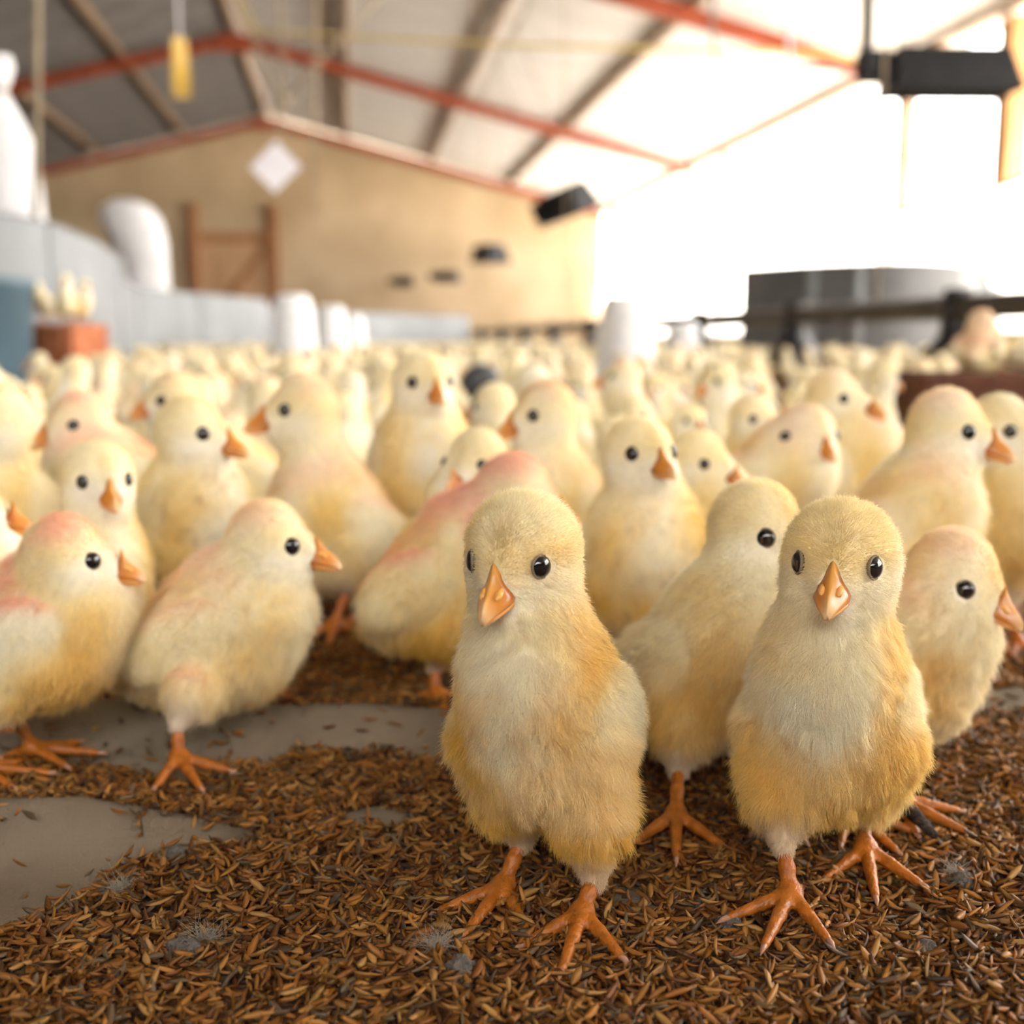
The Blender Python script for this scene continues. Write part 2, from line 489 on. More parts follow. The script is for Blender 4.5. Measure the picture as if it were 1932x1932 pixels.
def fluff_curves(q, V, F, N, C, n, rng):
    """short down strands rooted on the skin mesh, as one hair-curves datablock"""
    s = q.s
    a, b, c, d = (V[F[:, i]] for i in range(4))
    area = .5 * np.linalg.norm(np.cross(c - a, d - b), axis=1)
    # no down on the eyes and the beak root
    fi = rng.choice(len(F), n, p=area / area.sum())
    u, v = rng.random(n), rng.random(n)
    w = np.stack([(1 - u) * (1 - v), u * (1 - v), u * v, (1 - u) * v], 1)[..., None]
    P = (V[F[fi]] * w).sum(1); Nn = (N[F[fi]] * w).sum(1); Cc = (C[F[fi]] * w).sum(1)
    Nn /= np.linalg.norm(Nn, axis=1, keepdims=True)
    hl = (P - q.H) @ q.Rh / s
    keep = np.ones(n, bool)
    for sg in (-1, 1):
        keep &= np.linalg.norm(hl - q.eyes[sg] / s, axis=1) > .0031
    bz = hl[:, 2] + .0040
    keep &= ~((np.abs(hl[:, 1]) < .0040 - .46 * np.clip(bz, 0, 1)) & (hl[:, 0] > .006) & (bz > -.0055) & (bz < .0084))
    P, Nn, Cc = P[keep], Nn[keep], Cc[keep]
    n = len(P)
    fl, wh = flow(q, P, Nn)
    bl = (P - q.B) @ q.Rb / s
    face = sstep(-.002, .008, ((P - q.H) @ q.Rh / s)[:, 0]) * wh
    L = s * ((.0040 + .0018 * sstep(-.004, -.018, bl[:, 2])) * (1 - wh) + .0021 * wh - .0012 * face) * rng.uniform(.55, 1.2, n)
    cl = vnoise(P / s, 380, q.seed + 31) - .5                         # tufts lean together
    cl2 = vnoise(P / s, 420, q.seed + 57) - .5
    T = np.stack([cl, cl2, -cl * .5], 1)
    sh = np.full(n, 1.0)
    for hk in q.hocks: sh = np.minimum(sh, .25 + .75 * sstep(.001, .014, np.linalg.norm(P - hk, axis=1) / s))
    L *= sh
    T = T * (1 - .65 * wh[:, None])
    r = rng.normal(0, 1, (n, 3))
    lift = (.50 - .18 * face)[:, None]
    D0 = Nn * lift + fl * .75 + r * .16 + T * 1.15
    D1 = Nn * (lift * .45) + fl * .95 + r * .20 + T * 1.5
    D0 /= np.linalg.norm(D0, axis=1, keepdims=True); D1 /= np.linalg.norm(D1, axis=1, keepdims=True)
    p0 = P - Nn * .0003 * s
    p1 = P + D0 * L[:, None] * .5
    p2 = p1 + D1 * L[:, None] * .5
    pts = np.stack([p0, p1, p2], 1).reshape(-1, 3).astype(np.float32)
    hc = bpy.data.hair_curves.new('fluff')
    hc.add_curves([3] * n)
    hc.attributes['position'].data.foreach_set('vector', pts.ravel())
    rad = hc.attributes.new('radius', 'FLOAT', 'POINT') if 'radius' not in hc.attributes else hc.attributes['radius']
    rr = np.tile(np.array([.000050, .000038, .000010], np.float32), n) * s * q.hairw
    rad.data.foreach_set('value', rr.astype(np.float32))
    ca = hc.attributes.new('Col', 'FLOAT_COLOR', 'CURVE')
    cc = np.ones((n, 4), np.float32)
    cc[:, :3] = np.clip(Cc * rng.uniform(.92, 1.22, (n, 1)), 0, 1)
    ca.data.foreach_set('color', cc.ravel())
    hc.materials.append(M['fluff'])
    return hc

def beak_meshes(q):
    """upper and lower beak in the head frame"""
    s = q.s * 1.0
    BX, BY, BZ = .82, .97, .82
    place = lambda V: np.stack([(np.array(V)[:, 0] - .0125) * BX * s + q.bx, np.array(V)[:, 1] * BY * s, ((np.array(V)[:, 2] + .0040) * BZ - .0040) * s], 1)
    # rings of (x, top z, bottom z, half width)
    up = [(.0108, .0062, -.0062, .0046), (.0128, .0030, -.0064, .0046), (.0150, .0004, -.0066, .0040), (.0172, -.0012, -.0069, .0032),
          (.0194, -.0026, -.0074, .0023), (.0212, -.0044, -.0081, .0014), (.0224, -.0066, -.0088, .0006)]
    prof = [(-.9, 0), (-1, .14), (-.80, .34), (-.42, .66), (-.15, .93), (0, 1), (.15, .93), (.42, .66), (.80, .34), (1, .14), (.9, 0), (0, -.04)]
    V = []; C = []
    for i, (x, t, bt, w) in enumerate(up):
        for j, (y, k) in enumerate(prof):
            V.append((x - (.0030 if abs(y) > .85 and i == 0 else 0), y * w, bt + (t - bt) * k))
            ridge = 1 - min(1, abs(y) / .5)
            c = ORANGE * .9 + .0
            c = c * (1 - .65 * ridge) + np.array([.85, .46, .11]) * .65 * ridge
            dk = max(0, 1 - i / 2.2) * (1 - ridge) * .7
            c = c * (1 - dk) + DARKOR * dk
            tp = np.clip((i - 3.0) / 3.0, 0, 1) * .75
            c = c * (1 - tp) + PALE * tp
            C.append(c)
    n = len(prof); F = []
    for i in range(len(up) - 1):
        for j in range(n):
            a = i * n + j; b = i * n + (j + 1) % n
            F.append((a, a + n, b + n, b))
    F.append(tuple(range(n))); F.append(tuple((len(up) - 1) * n + k for k in reversed(range(n))))
    upper = (place(V), F, np.array(C))
    lo = [(.0105, -.0062, -.0088, .0044), (.0130, -.0065, -.0092, .0040), (.0155, -.0068, -.0095, .0031), (.0180, -.0073, -.0096, .0021), (.0204, -.0080, -.0096, .0009)]
    prof = [(-1, 1), (-.95, .5), (-.6, .1), (0, 0), (.6, .1), (.95, .5), (1, 1)]
    V = []; C = []; n = len(prof); F = []
    for i, (x, t, bt, w) in enumerate(lo):
        for (y, k) in prof:
            V.append((x, y * w, bt + (t - bt) * k)); C.append(ORANGE * .95 + PALE * .12 * i)
    for i in range(len(lo) - 1):
        for j in range(n):
            a = i * n + j; b = i * n + (j + 1) % n
            F.append((a, a + n, b + n, b))
    F.append(tuple(range(n))); F.append(tuple((len(lo) - 1) * n + k for k in reversed(range(n))))
    lower = (place(V), F, np.array(C))
    # the raised flaps over the nostrils
    V = []; F = []
    for sg in (-1, 1):
        n0 = len(V); c0 = np.array([.0142, sg * .0021, -.0022])
        for i in range(5):
            th = math.pi * i / 4
            for j in range(8):
                ph = 2 * math.pi * j / 8
                V.append(c0 + np.array([.0027 * math.cos(th), .0011 * math.sin(th) * math.cos(ph), .0013 * math.sin(th) * math.sin(ph)]) @ np.array([[.93, 0, -.36], [0, 1, 0], [.36, 0, .93]]))
        for i in range(4):
            for j in range(8): F.append((n0 + i * 8 + j, n0 + i * 8 + (j + 1) % 8, n0 + i * 8 + 8 + (j + 1) % 8, n0 + i * 8 + 8 + j))
    nostril = (place(V), F, np.tile(np.array([.82, .42, .10]), (len(V), 1)))
    return upper, lower, nostril

def sphere_vf(r, nu=16, nv=10):
    V = [(0, 0, r[2])]; F = []
    for i in range(1, nv):
        th = math.pi * i / nv
        for j in range(nu):
            ph = 2 * math.pi * j / nu
            V.append((r[0] * math.sin(th) * math.cos(ph), r[1] * math.sin(th) * math.sin(ph), r[2] * math.cos(th)))
    V.append((0, 0, -r[2]))
    for j in range(nu):
        F.append((0, 1 + j, 1 + (j + 1) % nu))
        F.append((len(V) - 1, 1 + (nv - 2) * nu + (j + 1) % nu, 1 + (nv - 2) * nu + j))
    for i in range(nv - 2):
        for j in range(nu):
            a = 1 + i * nu + j; b = 1 + i * nu + (j + 1) % nu
            F.append((a, a + nu, b + nu, b))
    return np.array(V), F

def eye_vf(q, sg):
    s = q.s
    V, F = sphere_vf((.0029 * s, .0018 * s, .0029 * s))
    # turn the lens to face sideways and a little forward
    e = q.eyes[sg]; nrm = q.enrm[sg]
    t = np.cross(nrm, (0, 0, 1.0)); t /= np.linalg.norm(t)
    R = np.stack([t, nrm, np.cross(t, nrm)], 1)
    return q.H + (e + V @ R.T) @ q.Rh.T, F, R, nrm, e
def lid_vf(q, sg, R, nrm, e):
    s = q.s; V = []; F = []; m, k = 20, 6
    for i in range(m):
        a = 2 * math.pi * i / m
        for j in range(k):
            b = 2 * math.pi * j / k
            r = .0029 * s + .00035 * s * math.cos(b)
            V.append((r * math.cos(a), .0004 * s * math.sin(b) + .0002 * s, r * math.sin(a)))
    for i in range(m):
        for j in range(k):
            F.append((i * k + j, i * k + (j + 1) % k, ((i + 1) % m) * k + (j + 1) % k, ((i + 1) % m) * k + j))
    return q.H + (e + np.array(V) @ R.T) @ q.Rh.T, F

def leg_geom(q, foot, hock, fyaw, res, spread=42):
    """shank and four toes as one skin; returns mesh data and the claws"""
    s = q.s
    ank = foot + np.array([0, 0, .0045 * s])
    toes = []
    for a, L in ((spread, .0180), (-2, .0225), (-spread, .0180), (178, .0095)):
        y = fyaw + math.radians(a)
        d = np.array([math.cos(y), math.sin(y), 0])
        k1 = foot + d * L * .45 * s + np.array([0, 0, .0031 * s]); k2 = foot + d * L * s + np.array([0, 0, .0013 * s])
        toes.append((d, k1, k2))
    def f(p):
        d = cone(p, hock + np.array([0, 0, -.0008 * s]), hock * .5 + ank * .5, .0019 * s, .0019 * s)
        d = smin(d, cone(p, hock * .5 + ank * .5, ank, .0019 * s, .0022 * s), .0015 * s)
        d = smin(d, ell(p, ank, np.array([.0028, .0028, .0026]) * s), .0015 * s)
        for i, (dr, k1, k2) in enumerate(toes):
            d = smin(d, cone(p, ank, k1, .0021 * s, .0017 * s), .0018 * s)
            d = smin(d, cone(p, k1, k2, .0018 * s, .0011 * s), .0006 * s)
        return d
    pts = np.array([hock + np.array([0, 0, .006 * s]), ank] + [t[2] for t in toes])
    V, F, N = nets(f, pts.min(0) - .004 * s, pts.max(0) + .004 * s, res)
    n = vnoise(V / s, 500, q.seed)
    C = np.array([.42, .125, .012]) * (.65 + .6 * n[:, None])
    k = sstep(.3, 1, (V[:, 2] / s) / .02)[:, None] * .25
    C = C * (1 - k) + np.array([.50, .07, .02]) * k
    claws = []
    for dr, k1, k2 in toes:
        claws.append((k2 - dr * .0006 * s, k2 + dr * .0022 * s + np.array([0, 0, -.0002 * s]), k2 + dr * .0042 * s - np.array([0, 0, .0010 * s])))
    return V, F, np.clip(C, 0, 1), claws

def cid(name, V, F, mat, parent, cols=None, smooth=True):
    return link_mesh(name, mesh_np(name, V, F, mat, smooth, cols), parent)

def build_chick(q, base, rz, name='chick', res=.0012, hairs=20000, detail=2, feet=None):
    """q: Pose in local frame.  feet: [(foot, hock, yaw)].  detail 2: claws, lids, nostrils"""
    root = empty(name, tuple(base), rz)
    q.hocks = [f[1] for f in feet]
    q.fns = chick_sdf(q)
    s = q.s
    ext = np.array([q.B - .056 * s, q.B + .050 * s, q.H - .024 * s, q.H + .024 * s] + [h - .006 * s for h in q.hocks])
    V, F, N = nets(q.fns[0], ext.min(0), ext.max(0), res)
    face_points(q)
    C = chick_colours(q, V, N)
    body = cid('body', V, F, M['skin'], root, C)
    rng = np.random.default_rng(q.seed + 100)
    if hairs:
        o = bpy.data.objects.new('fluff', fluff_curves(q, V, F, N, C, hairs, rng))
        COL.objects.link(o); o.parent = body; o['kind'] = 'stuff'
    upb, lob, nos = beak_meshes(q)
    tr = lambda P: q.H + P @ q.Rh.T
    u = cid('upper_beak', tr(upb[0]), upb[1], M['beak'], root, upb[2])
    cid('lower_beak', tr(lob[0]), lob[1], M['beak'], root, lob[2])
    if detail > 1: cid('nostril_flap', tr(nos[0]), nos[1], M['beak'], u, nos[2])
    for sg in (-1, 1):
        EV, EF, R, nrm, e = eye_vf(q, sg)
        eo = cid('eye', EV, EF, M['eye'], root)
        if detail > 1:
            LV, LF = lid_vf(q, sg, R, nrm, e)
            cid('eyelid', LV, LF, M['lid'], eo)
    for (ft, hk, fy) in feet:
        LV, LF, LC, claws = leg_geom(q, ft, hk, fy, max(.0008, res * .62) * s)
        lo = cid('leg', LV, LF, M['leg'], root, LC)
        if detail > 1:
            for a, b, c in claws:
                mb = MB().tube([a, b, c], [.0009 * s, .0007 * s, .0001 * s], 8)
                mb.build('claw', M['claw'], lo, True)
    return root

EYE = (.0078, .0090, .0006)
def spec_chick(label, feet, body, head, psi, psi_h, hp=-12, roll=0, tilt=38, s=1.0, d0=None, yel=.7, white=.5, pink=0.0, soil=0.0,
               fat=1.0, neck=1.0, res=.0012, hairs=20000, detail=2, seed=1, db=.006, dh=None, fpsi=None, hock=None, hd=.004, nb=(0, 0, 0), hairw=1.0, group=None, spread=42):
    """place a chick: feet are ground positions seen at picture points, body and head centres likewise, at the chick's own depth.
    psi: way it faces seen from the camera (0 towards it, 90 to the picture's right)"""
    q = Pose()
    q.s, q.yel, q.white, q.pink, q.soil, q.fat, q.neck, q.seed, q.eye, q.hairw = s, yel, white, pink, soil, fat, neck, seed, EYE, hairw
    fp = [G(*f) for f in feet]
    base = sum(fp) / len(fp); base[2] = 0
    D = d0 or depth(base)
    if d0 is not None and len(feet) == 0: pass
    toc = math.atan2(-base[1], -base[0])
    yaw = toc + math.radians(psi)
    cz, sz = math.cos(yaw), math.sin(yaw)
    Rw = np.array([[cz, -sz, 0], [sz, cz, 0], [0, 0, 1.0]])
    loc = lambda P: (np.asarray(P) - base) @ Rw
    cp = math.cos(math.radians(psi))
    q.B = loc(W(*body, D + db * cp))
    q.H = loc(W(*head, D + (dh if dh is not None else -.016 * s * math.cos(math.radians(psi)))))
    q.Rb = rot_axes(dirv(0, math.radians(tilt)))
    hy = math.radians(psi_h - psi)
    q.Rh = rot_axes(dirv(hy, math.radians(hp)), math.radians(roll))
    q.nb = np.array(nb)
    legs = []
    for i, P in enumerate(fp):
        f = loc(P); f[2] = 0
        if hock and hock[i] is not None:
            hk = loc(W(*hock[i], depth(P) + hd * cp))
        else:
            hk = f * .75 + np.array([q.B[0], q.B[1] + np.sign(f[1] - q.B[1]) * .011 * s, 0]) * .25
            hk = hk + np.array([-.006 * s, 0, .021 * s])
        fy = math.radians((fpsi[i] if fpsi else psi) - psi)
        legs.append((f, hk, fy))
    r = build_chick(q, base, yaw, 'chick', res, hairs, detail, legs)
    tag(r, label, 'chick', group)
    return r
# ------------------------------------------------------------------ the shed
XR, XL, XRIDGE = 4.33, -6.77, -1.22
ZE, ZR = 2.35, 3.72
Y0, Y1 = -4.5, 19.85
SL = (ZR - ZE) / (XR - XRIDGE)
def roof_z(x): return ZR - SL * abs(x - XRIDGE)

mat_floor = noise_mat('packed_floor', (.10, .055, .025), (.26, .14, .055), 40, .95, bump=.5, bscale=200)
mat_wall = noise_mat('tan_plaster', (.36, .265, .155), (.50, .385, .25), 1.1, .9, detail=8, bump=.2, bscale=30, mid=(.3, .7))
mat_block = noise_mat('grey_masonry', (.11, .085, .06), (.17, .135, .10), 3, .9, bump=.3, bscale=40)
mat_red = noise_mat('red_oxide_paint', (.24, .040, .014), (.34, .070, .024), 6, .55)
mat_purlin = noise_mat('weathered_timber', (.20, .13, .08), (.32, .22, .14), 5, .8, stretch=(1, .1, 1))
mat_post = noise_mat('tan_timber', (.27, .135, .045), (.36, .19, .07), 5, .75, stretch=(1, 1, .1))
mat_roof_lit = noise_mat('lit_roof_sheeting', (.60, .59, .575), (.74, .73, .715), 1.5, .6, detail=5, spec=.3)  # right slope: glare from the open side put into the colour
mat_door = noise_mat('brown_boards', (.24, .10, .035), (.36, .17, .07), 4, .7, stretch=(1, 1, .15))

def struct(o):
    o['kind'] = 'structure'; return o
# floor and the yard outside
b = MB(); b.box((XL, Y0, -.06), (XR, Y1, -.012)); struct(b.build('floor', mat_floor))
mat_yard = noise_mat('pale_dry_yard', (.55, .50, .42), (.66, .61, .52), .6, .95)
b = MB(); b.grid(np.array([[(x, y, -.3) for y in (-40, -12, 4, 20, 60)] for x in (-50, -20, 0, 20, 60)], float)); struct(b.build('exterior_ground', mat_yard))

# roof: corrugated sheets laid ridge to eave, one by one
def roof_mesh(width=.80, waves=10, length=3.05):
    n = waves * 6 + 1; P = np.zeros((2, n, 3)); Q = np.zeros((2, n, 3))
    y = np.linspace(0, width, n); z = .011 * np.cos(2 * math.pi * waves * y / width)
    for i, x in enumerate((0, length)):
        P[i, :, 0] = x; P[i, :, 1] = y; P[i, :, 2] = z
    Q[:] = P; Q[..., 2] += .002
    m = MB(); m.grid(P); m.grid(Q[:, ::-1])
    return m
ceil_root = struct(empty('ceiling', (0, 0, ZE)))
mat_roof_shaded = noise_mat('shaded_roof_sheeting', (.125, .115, .11), (.19, .18, .175), 1.5, .7, detail=5, spec=.2)  # left slope: same sheeting with its shade put into the colour
rm = roof_mesh(); me_roof = mesh_np('roof_sheet', rm.v, rm.f, mat_roof_lit, True); me_roof_shaded = mesh_np('roof_sheet', rm.v, rm.f, mat_roof_shaded, True)
ang = math.atan(SL)
for side in (1, -1):
    for row in range(2):
        for k in range(int((Y1 - Y0 + .6) / .76) + 2):
            o = link_mesh('roof_sheet', me_roof if side > 0 else me_roof_shaded, ceil_root)
            d0 = row * 2.93 + .02
            y = Y0 - .3 + k * .76
            up = .022 + (.008 if row == 0 else 0) + (.003 if k % 2 else 0)
            x = XRIDGE + side * d0 * math.cos(ang); z = ZR - d0 * math.sin(ang) + up
            o.location = (x, y if side > 0 else y + .80, z - ZE)
            o.rotation_euler = (0, ang, 0) if side > 0 else (0, ang, math.pi)
# purlins and ridge piece along the shed, each its own length of timber
for x in (-1.22, .045, 1.42, 2.72, -2.5, -3.8, -5.1, -6.4):
    z = roof_z(x)
    R = np.array([[math.cos(ang), 0, math.sin(ang)], [0, 1, 0], [-math.sin(ang), 0, math.cos(ang)]]) if x > XRIDGE else np.array([[math.cos(ang), 0, -math.sin(ang)], [0, 1, 0], [math.sin(ang), 0, math.cos(ang)]])
    b = MB(); b.box((-.032, Y0 - .2, -.055), (.032, Y1, .010), R if x != XRIDGE else None, (x, 0, z - .003))
    struct(b.build('roof_purlin', mat_purlin))
# red steel trusses: two rafters, gusset and apex plates
for ty in (-1.3, 4.0, 9.24, 14.5, 19.68):
    t = struct(empty('roof_truss', (XRIDGE, ty, ZE)))
    for sd in (1, -1):
        L = (XR - XRIDGE) / math.cos(ang)
        R = np.array([[sd * math.cos(ang), 0, sd * math.sin(ang)], [0, 1, 0], [-math.sin(ang), 0, math.cos(ang)]])
        b = MB()
        b.box((0, -.045, -.185), (L, .045, -.170), R); b.box((0, -.045, -.075), (L, .045, -.060), R); b.box((0, -.006, -.172), (L, .006, -.073), R)
        b.build('rafter', mat_red, t, loc=(0, 0, ZR - ZE))
    b = MB(); b.box((-.22, -.05, -.26), (.22, .05, -.085)); b.build('apex_plate', mat_red, t, loc=(0, 0, ZR - ZE))
# walls
b = MB()
n0 = [(XL, Y1, -.05), (XR, Y1, -.05), (XR, Y1, ZE - .02), (XRIDGE, Y1, ZR - .02), (XL, Y1, ZE - .02)]
b.v = n0 + [(x, y + .15, z) for x, y, z in n0]
b.f = [(0, 1, 2, 3, 4), (9, 8, 7, 6, 5)] + [(i, (i + 5), (i + 1) % 5 + 5, (i + 1) % 5) for i in range(5)]
struct(b.build('wall_back', mat_wall))
b = MB(); b.box((XR + .02, Y0, -.05), (XR + .17, Y1, .24)); b.box((XR + .02, Y0, .24), (XR + .17, -1.4, ZE - .12)); struct(b.build('wall_right', mat_block))  # closed stretch behind the camera added to cut frontal light
b = MB(); b.box((XL - .15, Y0, -.05), (XL, Y1, ZE - .02)); struct(b.build('wall_left', mat_block))
b = MB(); b.box((XL, Y0 - .15, -.05), (XR, Y0, ZE - .02)); struct(b.build('wall_front', mat_block))  # unseen end wall, built closed to hold back light from behind
# wall plates along the eaves
b = MB(); b.box((XR - .02, Y0, ZE - .075), (XR + .05, Y1, ZE - .015)); struct(b.build('trim_1', mat_purlin))
b = MB(); b.box((XL - .06, Y0, ZE - .12), (XL + .03, Y1, ZE - .015)); struct(b.build('trim_2', mat_purlin))
# posts of the open side
for py, wdt, mt in ((-3.6, .13, mat_post), (.0, .13, mat_post), (3.7, .13, mat_post), (7.52, .17, mat_post), (9.0, .12, mat_purlin), (13.4, .12, mat_purlin), (19.3, .30, mat_post)):
    b = MB(); b.box((XR - .0, py - wdt / 2, .22), (XR + min(wdt, .17), py + wdt / 2, ZE - .10), bev=.008); struct(b.build('wall_post', mt))
# back door: frame posts, head and a ledged and braced leaf
dr = struct(empty('door_1', (-1.79, Y1 - .02, 0)))
for x in (-2.42, -1.16):
    b = MB(); b.box((x - .085 + 1.79, -.09, -.02), (x + .085 + 1.79, .0, 2.32), bev=.01); b.build('door_post', mat_door, dr)
b = MB(); b.box((-.55, -.03, 1.70), (.55, .0, 1.86)); b.box((-.55, -.03, .12), (.55, .0, .28)); b.build('ledge', mat_door, dr)
mat_leaf = noise_mat('worn_door_boards', (.38, .22, .11), (.52, .33, .18), 4, .8, stretch=(1, 1, .15))
for i in range(7):
    b = MB(); b.box((-.55 + i * .157, -.012, .02), (-.55 + i * .157 + .150, .012, 1.84), bev=.004); b.build('plank', mat_leaf, dr)
b = MB(); R = np.array([[math.cos(.9), 0, -math.sin(.9)], [0, 1, 0], [math.sin(.9), 0, math.cos(.9)]])
b.box((-.82, -.03, -.06), (.82, -.012, .06), R, (0, 0, 1.0)); b.build('brace', mat_door, dr)

# white side curtain, raised to chest height, lit from outside
m_c, nt, bs, out = new_mat('curtain_fabric')
t = node(nt, 'ShaderNodeBsdfTranslucent'); t.inputs['Color'].default_value = (.92, .90, .86, 1)
d = node(nt, 'ShaderNodeBsdfDiffuse'); d.inputs['Color'].default_value = (.85, .83, .80, 1)
mx = node(nt, 'ShaderNodeMixShader'); mx.inputs[0].default_value = .6
nt.links.new(d.outputs[0], mx.inputs[1]); nt.links.new(t.outputs[0], mx.inputs[2]); nt.links.new(mx.outputs[0], out.inputs['Surface'])
ys = np.linspace(Y0, Y1 - .05, 320)
P = np.zeros((8, len(ys), 3))
for i, z in enumerate(np.linspace(.20, 1.14, 8)):
    P[i, :, 0] = XR - .03 + .012 * np.sin(ys * 9) + .01 * np.sin(ys * 23 + 1); P[i, :, 1] = ys
    P[i, :, 2] = z + (.02 * np.sin(ys * 1.2) if i == 7 else 0)
b = MB(); b.grid(P)
cur = b.build('side_curtain', m_c, smooth=True)
tag(cur, 'white side curtain hung along the bright open wall, raised to chest height', 'curtain')
b = MB(); b.tube([(XR - .035, y, 1.145 + .02 * math.sin(y * 1.2)) for y in np.linspace(Y0, Y1 - .05, 60)], .016, 8); b.build('hem_rope', mat_post, cur, True)
# ------------------------------------------------------------------ litter: grey floor sheet, husk bed, husks
def seg_poly(px): return np.array([G(u, v)[:2] for u, v in px])
BARE = [seg_poly(p) for p in (
    [(-300, 1364), (420, 1354), (840, 1350), (885, 1362), (845, 1436), (600, 1424), (430, 1440), (330, 1462), (150, 1436), (0, 1440), (-300, 1445)],
    [(-300, 1548), (0, 1542), (250, 1540), (480, 1536), (455, 1585), (250, 1612), (120, 1690), (0, 1748), (-300, 1800)],
    [(640, 1522), (720, 1505), (790, 1530), (760, 1562), (660, 1552)],
    [(1140, 1650), (1220, 1670), (1262, 1712), (1180, 1706), (1130, 1672)],
    [(1500, 1612), (1600, 1588), (1645, 1610), (1560, 1642)],
    [(1190, 1345), (1248, 1335), (1252, 1395), (1205, 1402)],
    [(1780, 1338), (1932, 1312), (2100, 1300), (2100, 1340), (1790, 1366)])]
def poly_sd(P, poly):
    d = np.full(len(P), 1e9); inside = np.zeros(len(P), bool)
    n = len(poly)
    for i in range(n):
        a, b = poly[i], poly[(i + 1) % n]
        e = b - a; w = P - a
        t = np.clip((w @ e) / (e @ e), 0, 1)
        d = np.minimum(d, np.linalg.norm(w - t[:, None] * e, axis=1))
        c = ((a[1] > P[:, 1]) != (b[1] > P[:, 1]))
        xi = (b[0] - a[0]) * (P[:, 1] - a[1]) / (b[1] - a[1] + 1e-12) + a[0]
        inside ^= c & (P[:, 0] < xi)
    return np.where(inside, -d, d)
def bare(P):
    """1 where the grey sheet lies bare"""
    m = np.zeros(len(P)); P3 = np.c_[P, np.zeros(len(P))]
    nz = (vnoise(P3, 90, 3) - .5) * .014 + (vnoise(P3, 300, 4) - .5) * .006
    for i, q in enumerate(BARE):
        m = np.maximum(m, sstep(.002, -.003, poly_sd(P, q) + nz * (.4 if i > 1 else .6)))
    return m
R1 = np.array([G(-400, 1366)[:2], G(430, 1356)[:2], G(860, 1350)[:2], G(1300, 1352)[:2], G(2100, 1306)[:2]])
R2 = np.array([G(-400, 1550)[:2], G(200, 1543)[:2], G(520, 1536)[:2]])
def ridge(P, L, h, wf, wb, fade):
    yl = np.interp(P[:, 0], L[:, 0], L[:, 1]); t = yl - P[:, 1]      # positive towards the camera
    a = np.where(t > 0, np.exp(-(t / wf) ** 2), np.exp(-(t / wb) ** 2))
    k = np.interp(P[:, 0], [L[0, 0], L[-1, 0] - fade, L[-1, 0]], [1, 1, 0], left=1, right=0)
    return h * a * k
def sheet_z(P):
    P3 = np.c_[P, np.zeros(len(P))]
    z = -.006 + .002 * (vnoise(P3, 30, 8) - .5)
    f1 = np.interp(P[:, 0], [-.06, .0, .1], [1, .8, .45])
    z = z + ridge(P, R1, .014, .030, .007, .05) * f1 + ridge(P, R2, .013, .020, .007, .06)
    for q in BARE[2:]: z = z + .0052 * sstep(.006, -.002, poly_sd(P, q))
    return z
def litter_z(P):
    P3 = np.c_[P, np.zeros(len(P))]
    base = -.0015 + .0045 * (vnoise(P3, 22, 1) - .5) + .003 * (vnoise(P3, 70, 2) - .5)
    b = bare(P)
    z = base + .6 * (ridge(P, R1, .012, .030, .006, .05) + ridge(P, R2, .010, .020, .006, .06))
    return z * (1 - b) + (sheet_z(P) - .004) * b

mat_sheet = noise_mat('grey_floor_sheet', (.17, .135, .095), (.25, .205, .15), 25, .95, spec=.1, bump=.35, bscale=900, mid=(.3, .7))
nx, ny = 260, 200
xs = np.linspace(-.42, .62, nx); ys = np.linspace(.12, .80, ny)
XX, YY = np.meshgrid(xs, ys, indexing='ij'); P2 = np.c_[XX.ravel(), YY.ravel()]
fz = lambda z: np.dstack([XX, YY, z.reshape(nx, ny)])
b = MB(); b.grid(fz(sheet_z(P2))[:, ::-1])
sh = b.build('floor_sheet', mat_sheet, smooth=True)
tag(sh, 'grey paper floor sheet with raised folds showing through the husk litter', 'floor sheet')

# bed of husks underneath the loose ones
m_bed, nt, bs, out = new_mat('husk_bed')
tc = node(nt, 'ShaderNodeTexCoord')
mp = node(nt, 'ShaderNodeMapping'); mp.inputs['Scale'].default_value = (1, 1, 1)
nz = node(nt, 'ShaderNodeTexNoise'); nz.inputs['Scale'].default_value = 35; nz.inputs['Detail'].default_value = 3
nt.links.new(tc.outputs['Object'], nz.inputs['Vector'])
vo = node(nt, 'ShaderNodeTexVoronoi'); vo.inputs['Scale'].default_value = 320
mxv = node(nt, 'ShaderNodeVectorMath', operation='MULTIPLY_ADD'); mxv.inputs[1].default_value = (.02, .02, .02)
nt.links.new(nz.outputs['Color'], mxv.inputs[0]); nt.links.new(tc.outputs['Object'], mxv.inputs[2]); nt.links.new(mxv.outputs[0], vo.inputs['Vector'])
sx = node(nt, 'ShaderNodeSeparateColor'); nt.links.new(vo.outputs['Color'], sx.inputs[0])
c = ramp(nt, sx.outputs[0], [(0, (.03, .013, .006)), (.35, (.10, .042, .012)), (.7, (.22, .095, .025)), (.9, (.30, .15, .05)), (1, (.15, .12, .10))])
nt.links.new(c, bs.inputs['Base Color']); bs.inputs['Roughness'].default_value = .9
bp = node(nt, 'ShaderNodeBump'); bp.inputs['Strength'].default_value = .9; bp.inputs['Distance'].default_value = .004
nt.links.new(vo.outputs['Distance'], bp.inputs['Height']); nt.links.new(bp.outputs['Normal'], bs.inputs['Normal'])
b = MB(); b.grid(fz(litter_z(P2))[:, ::-1])
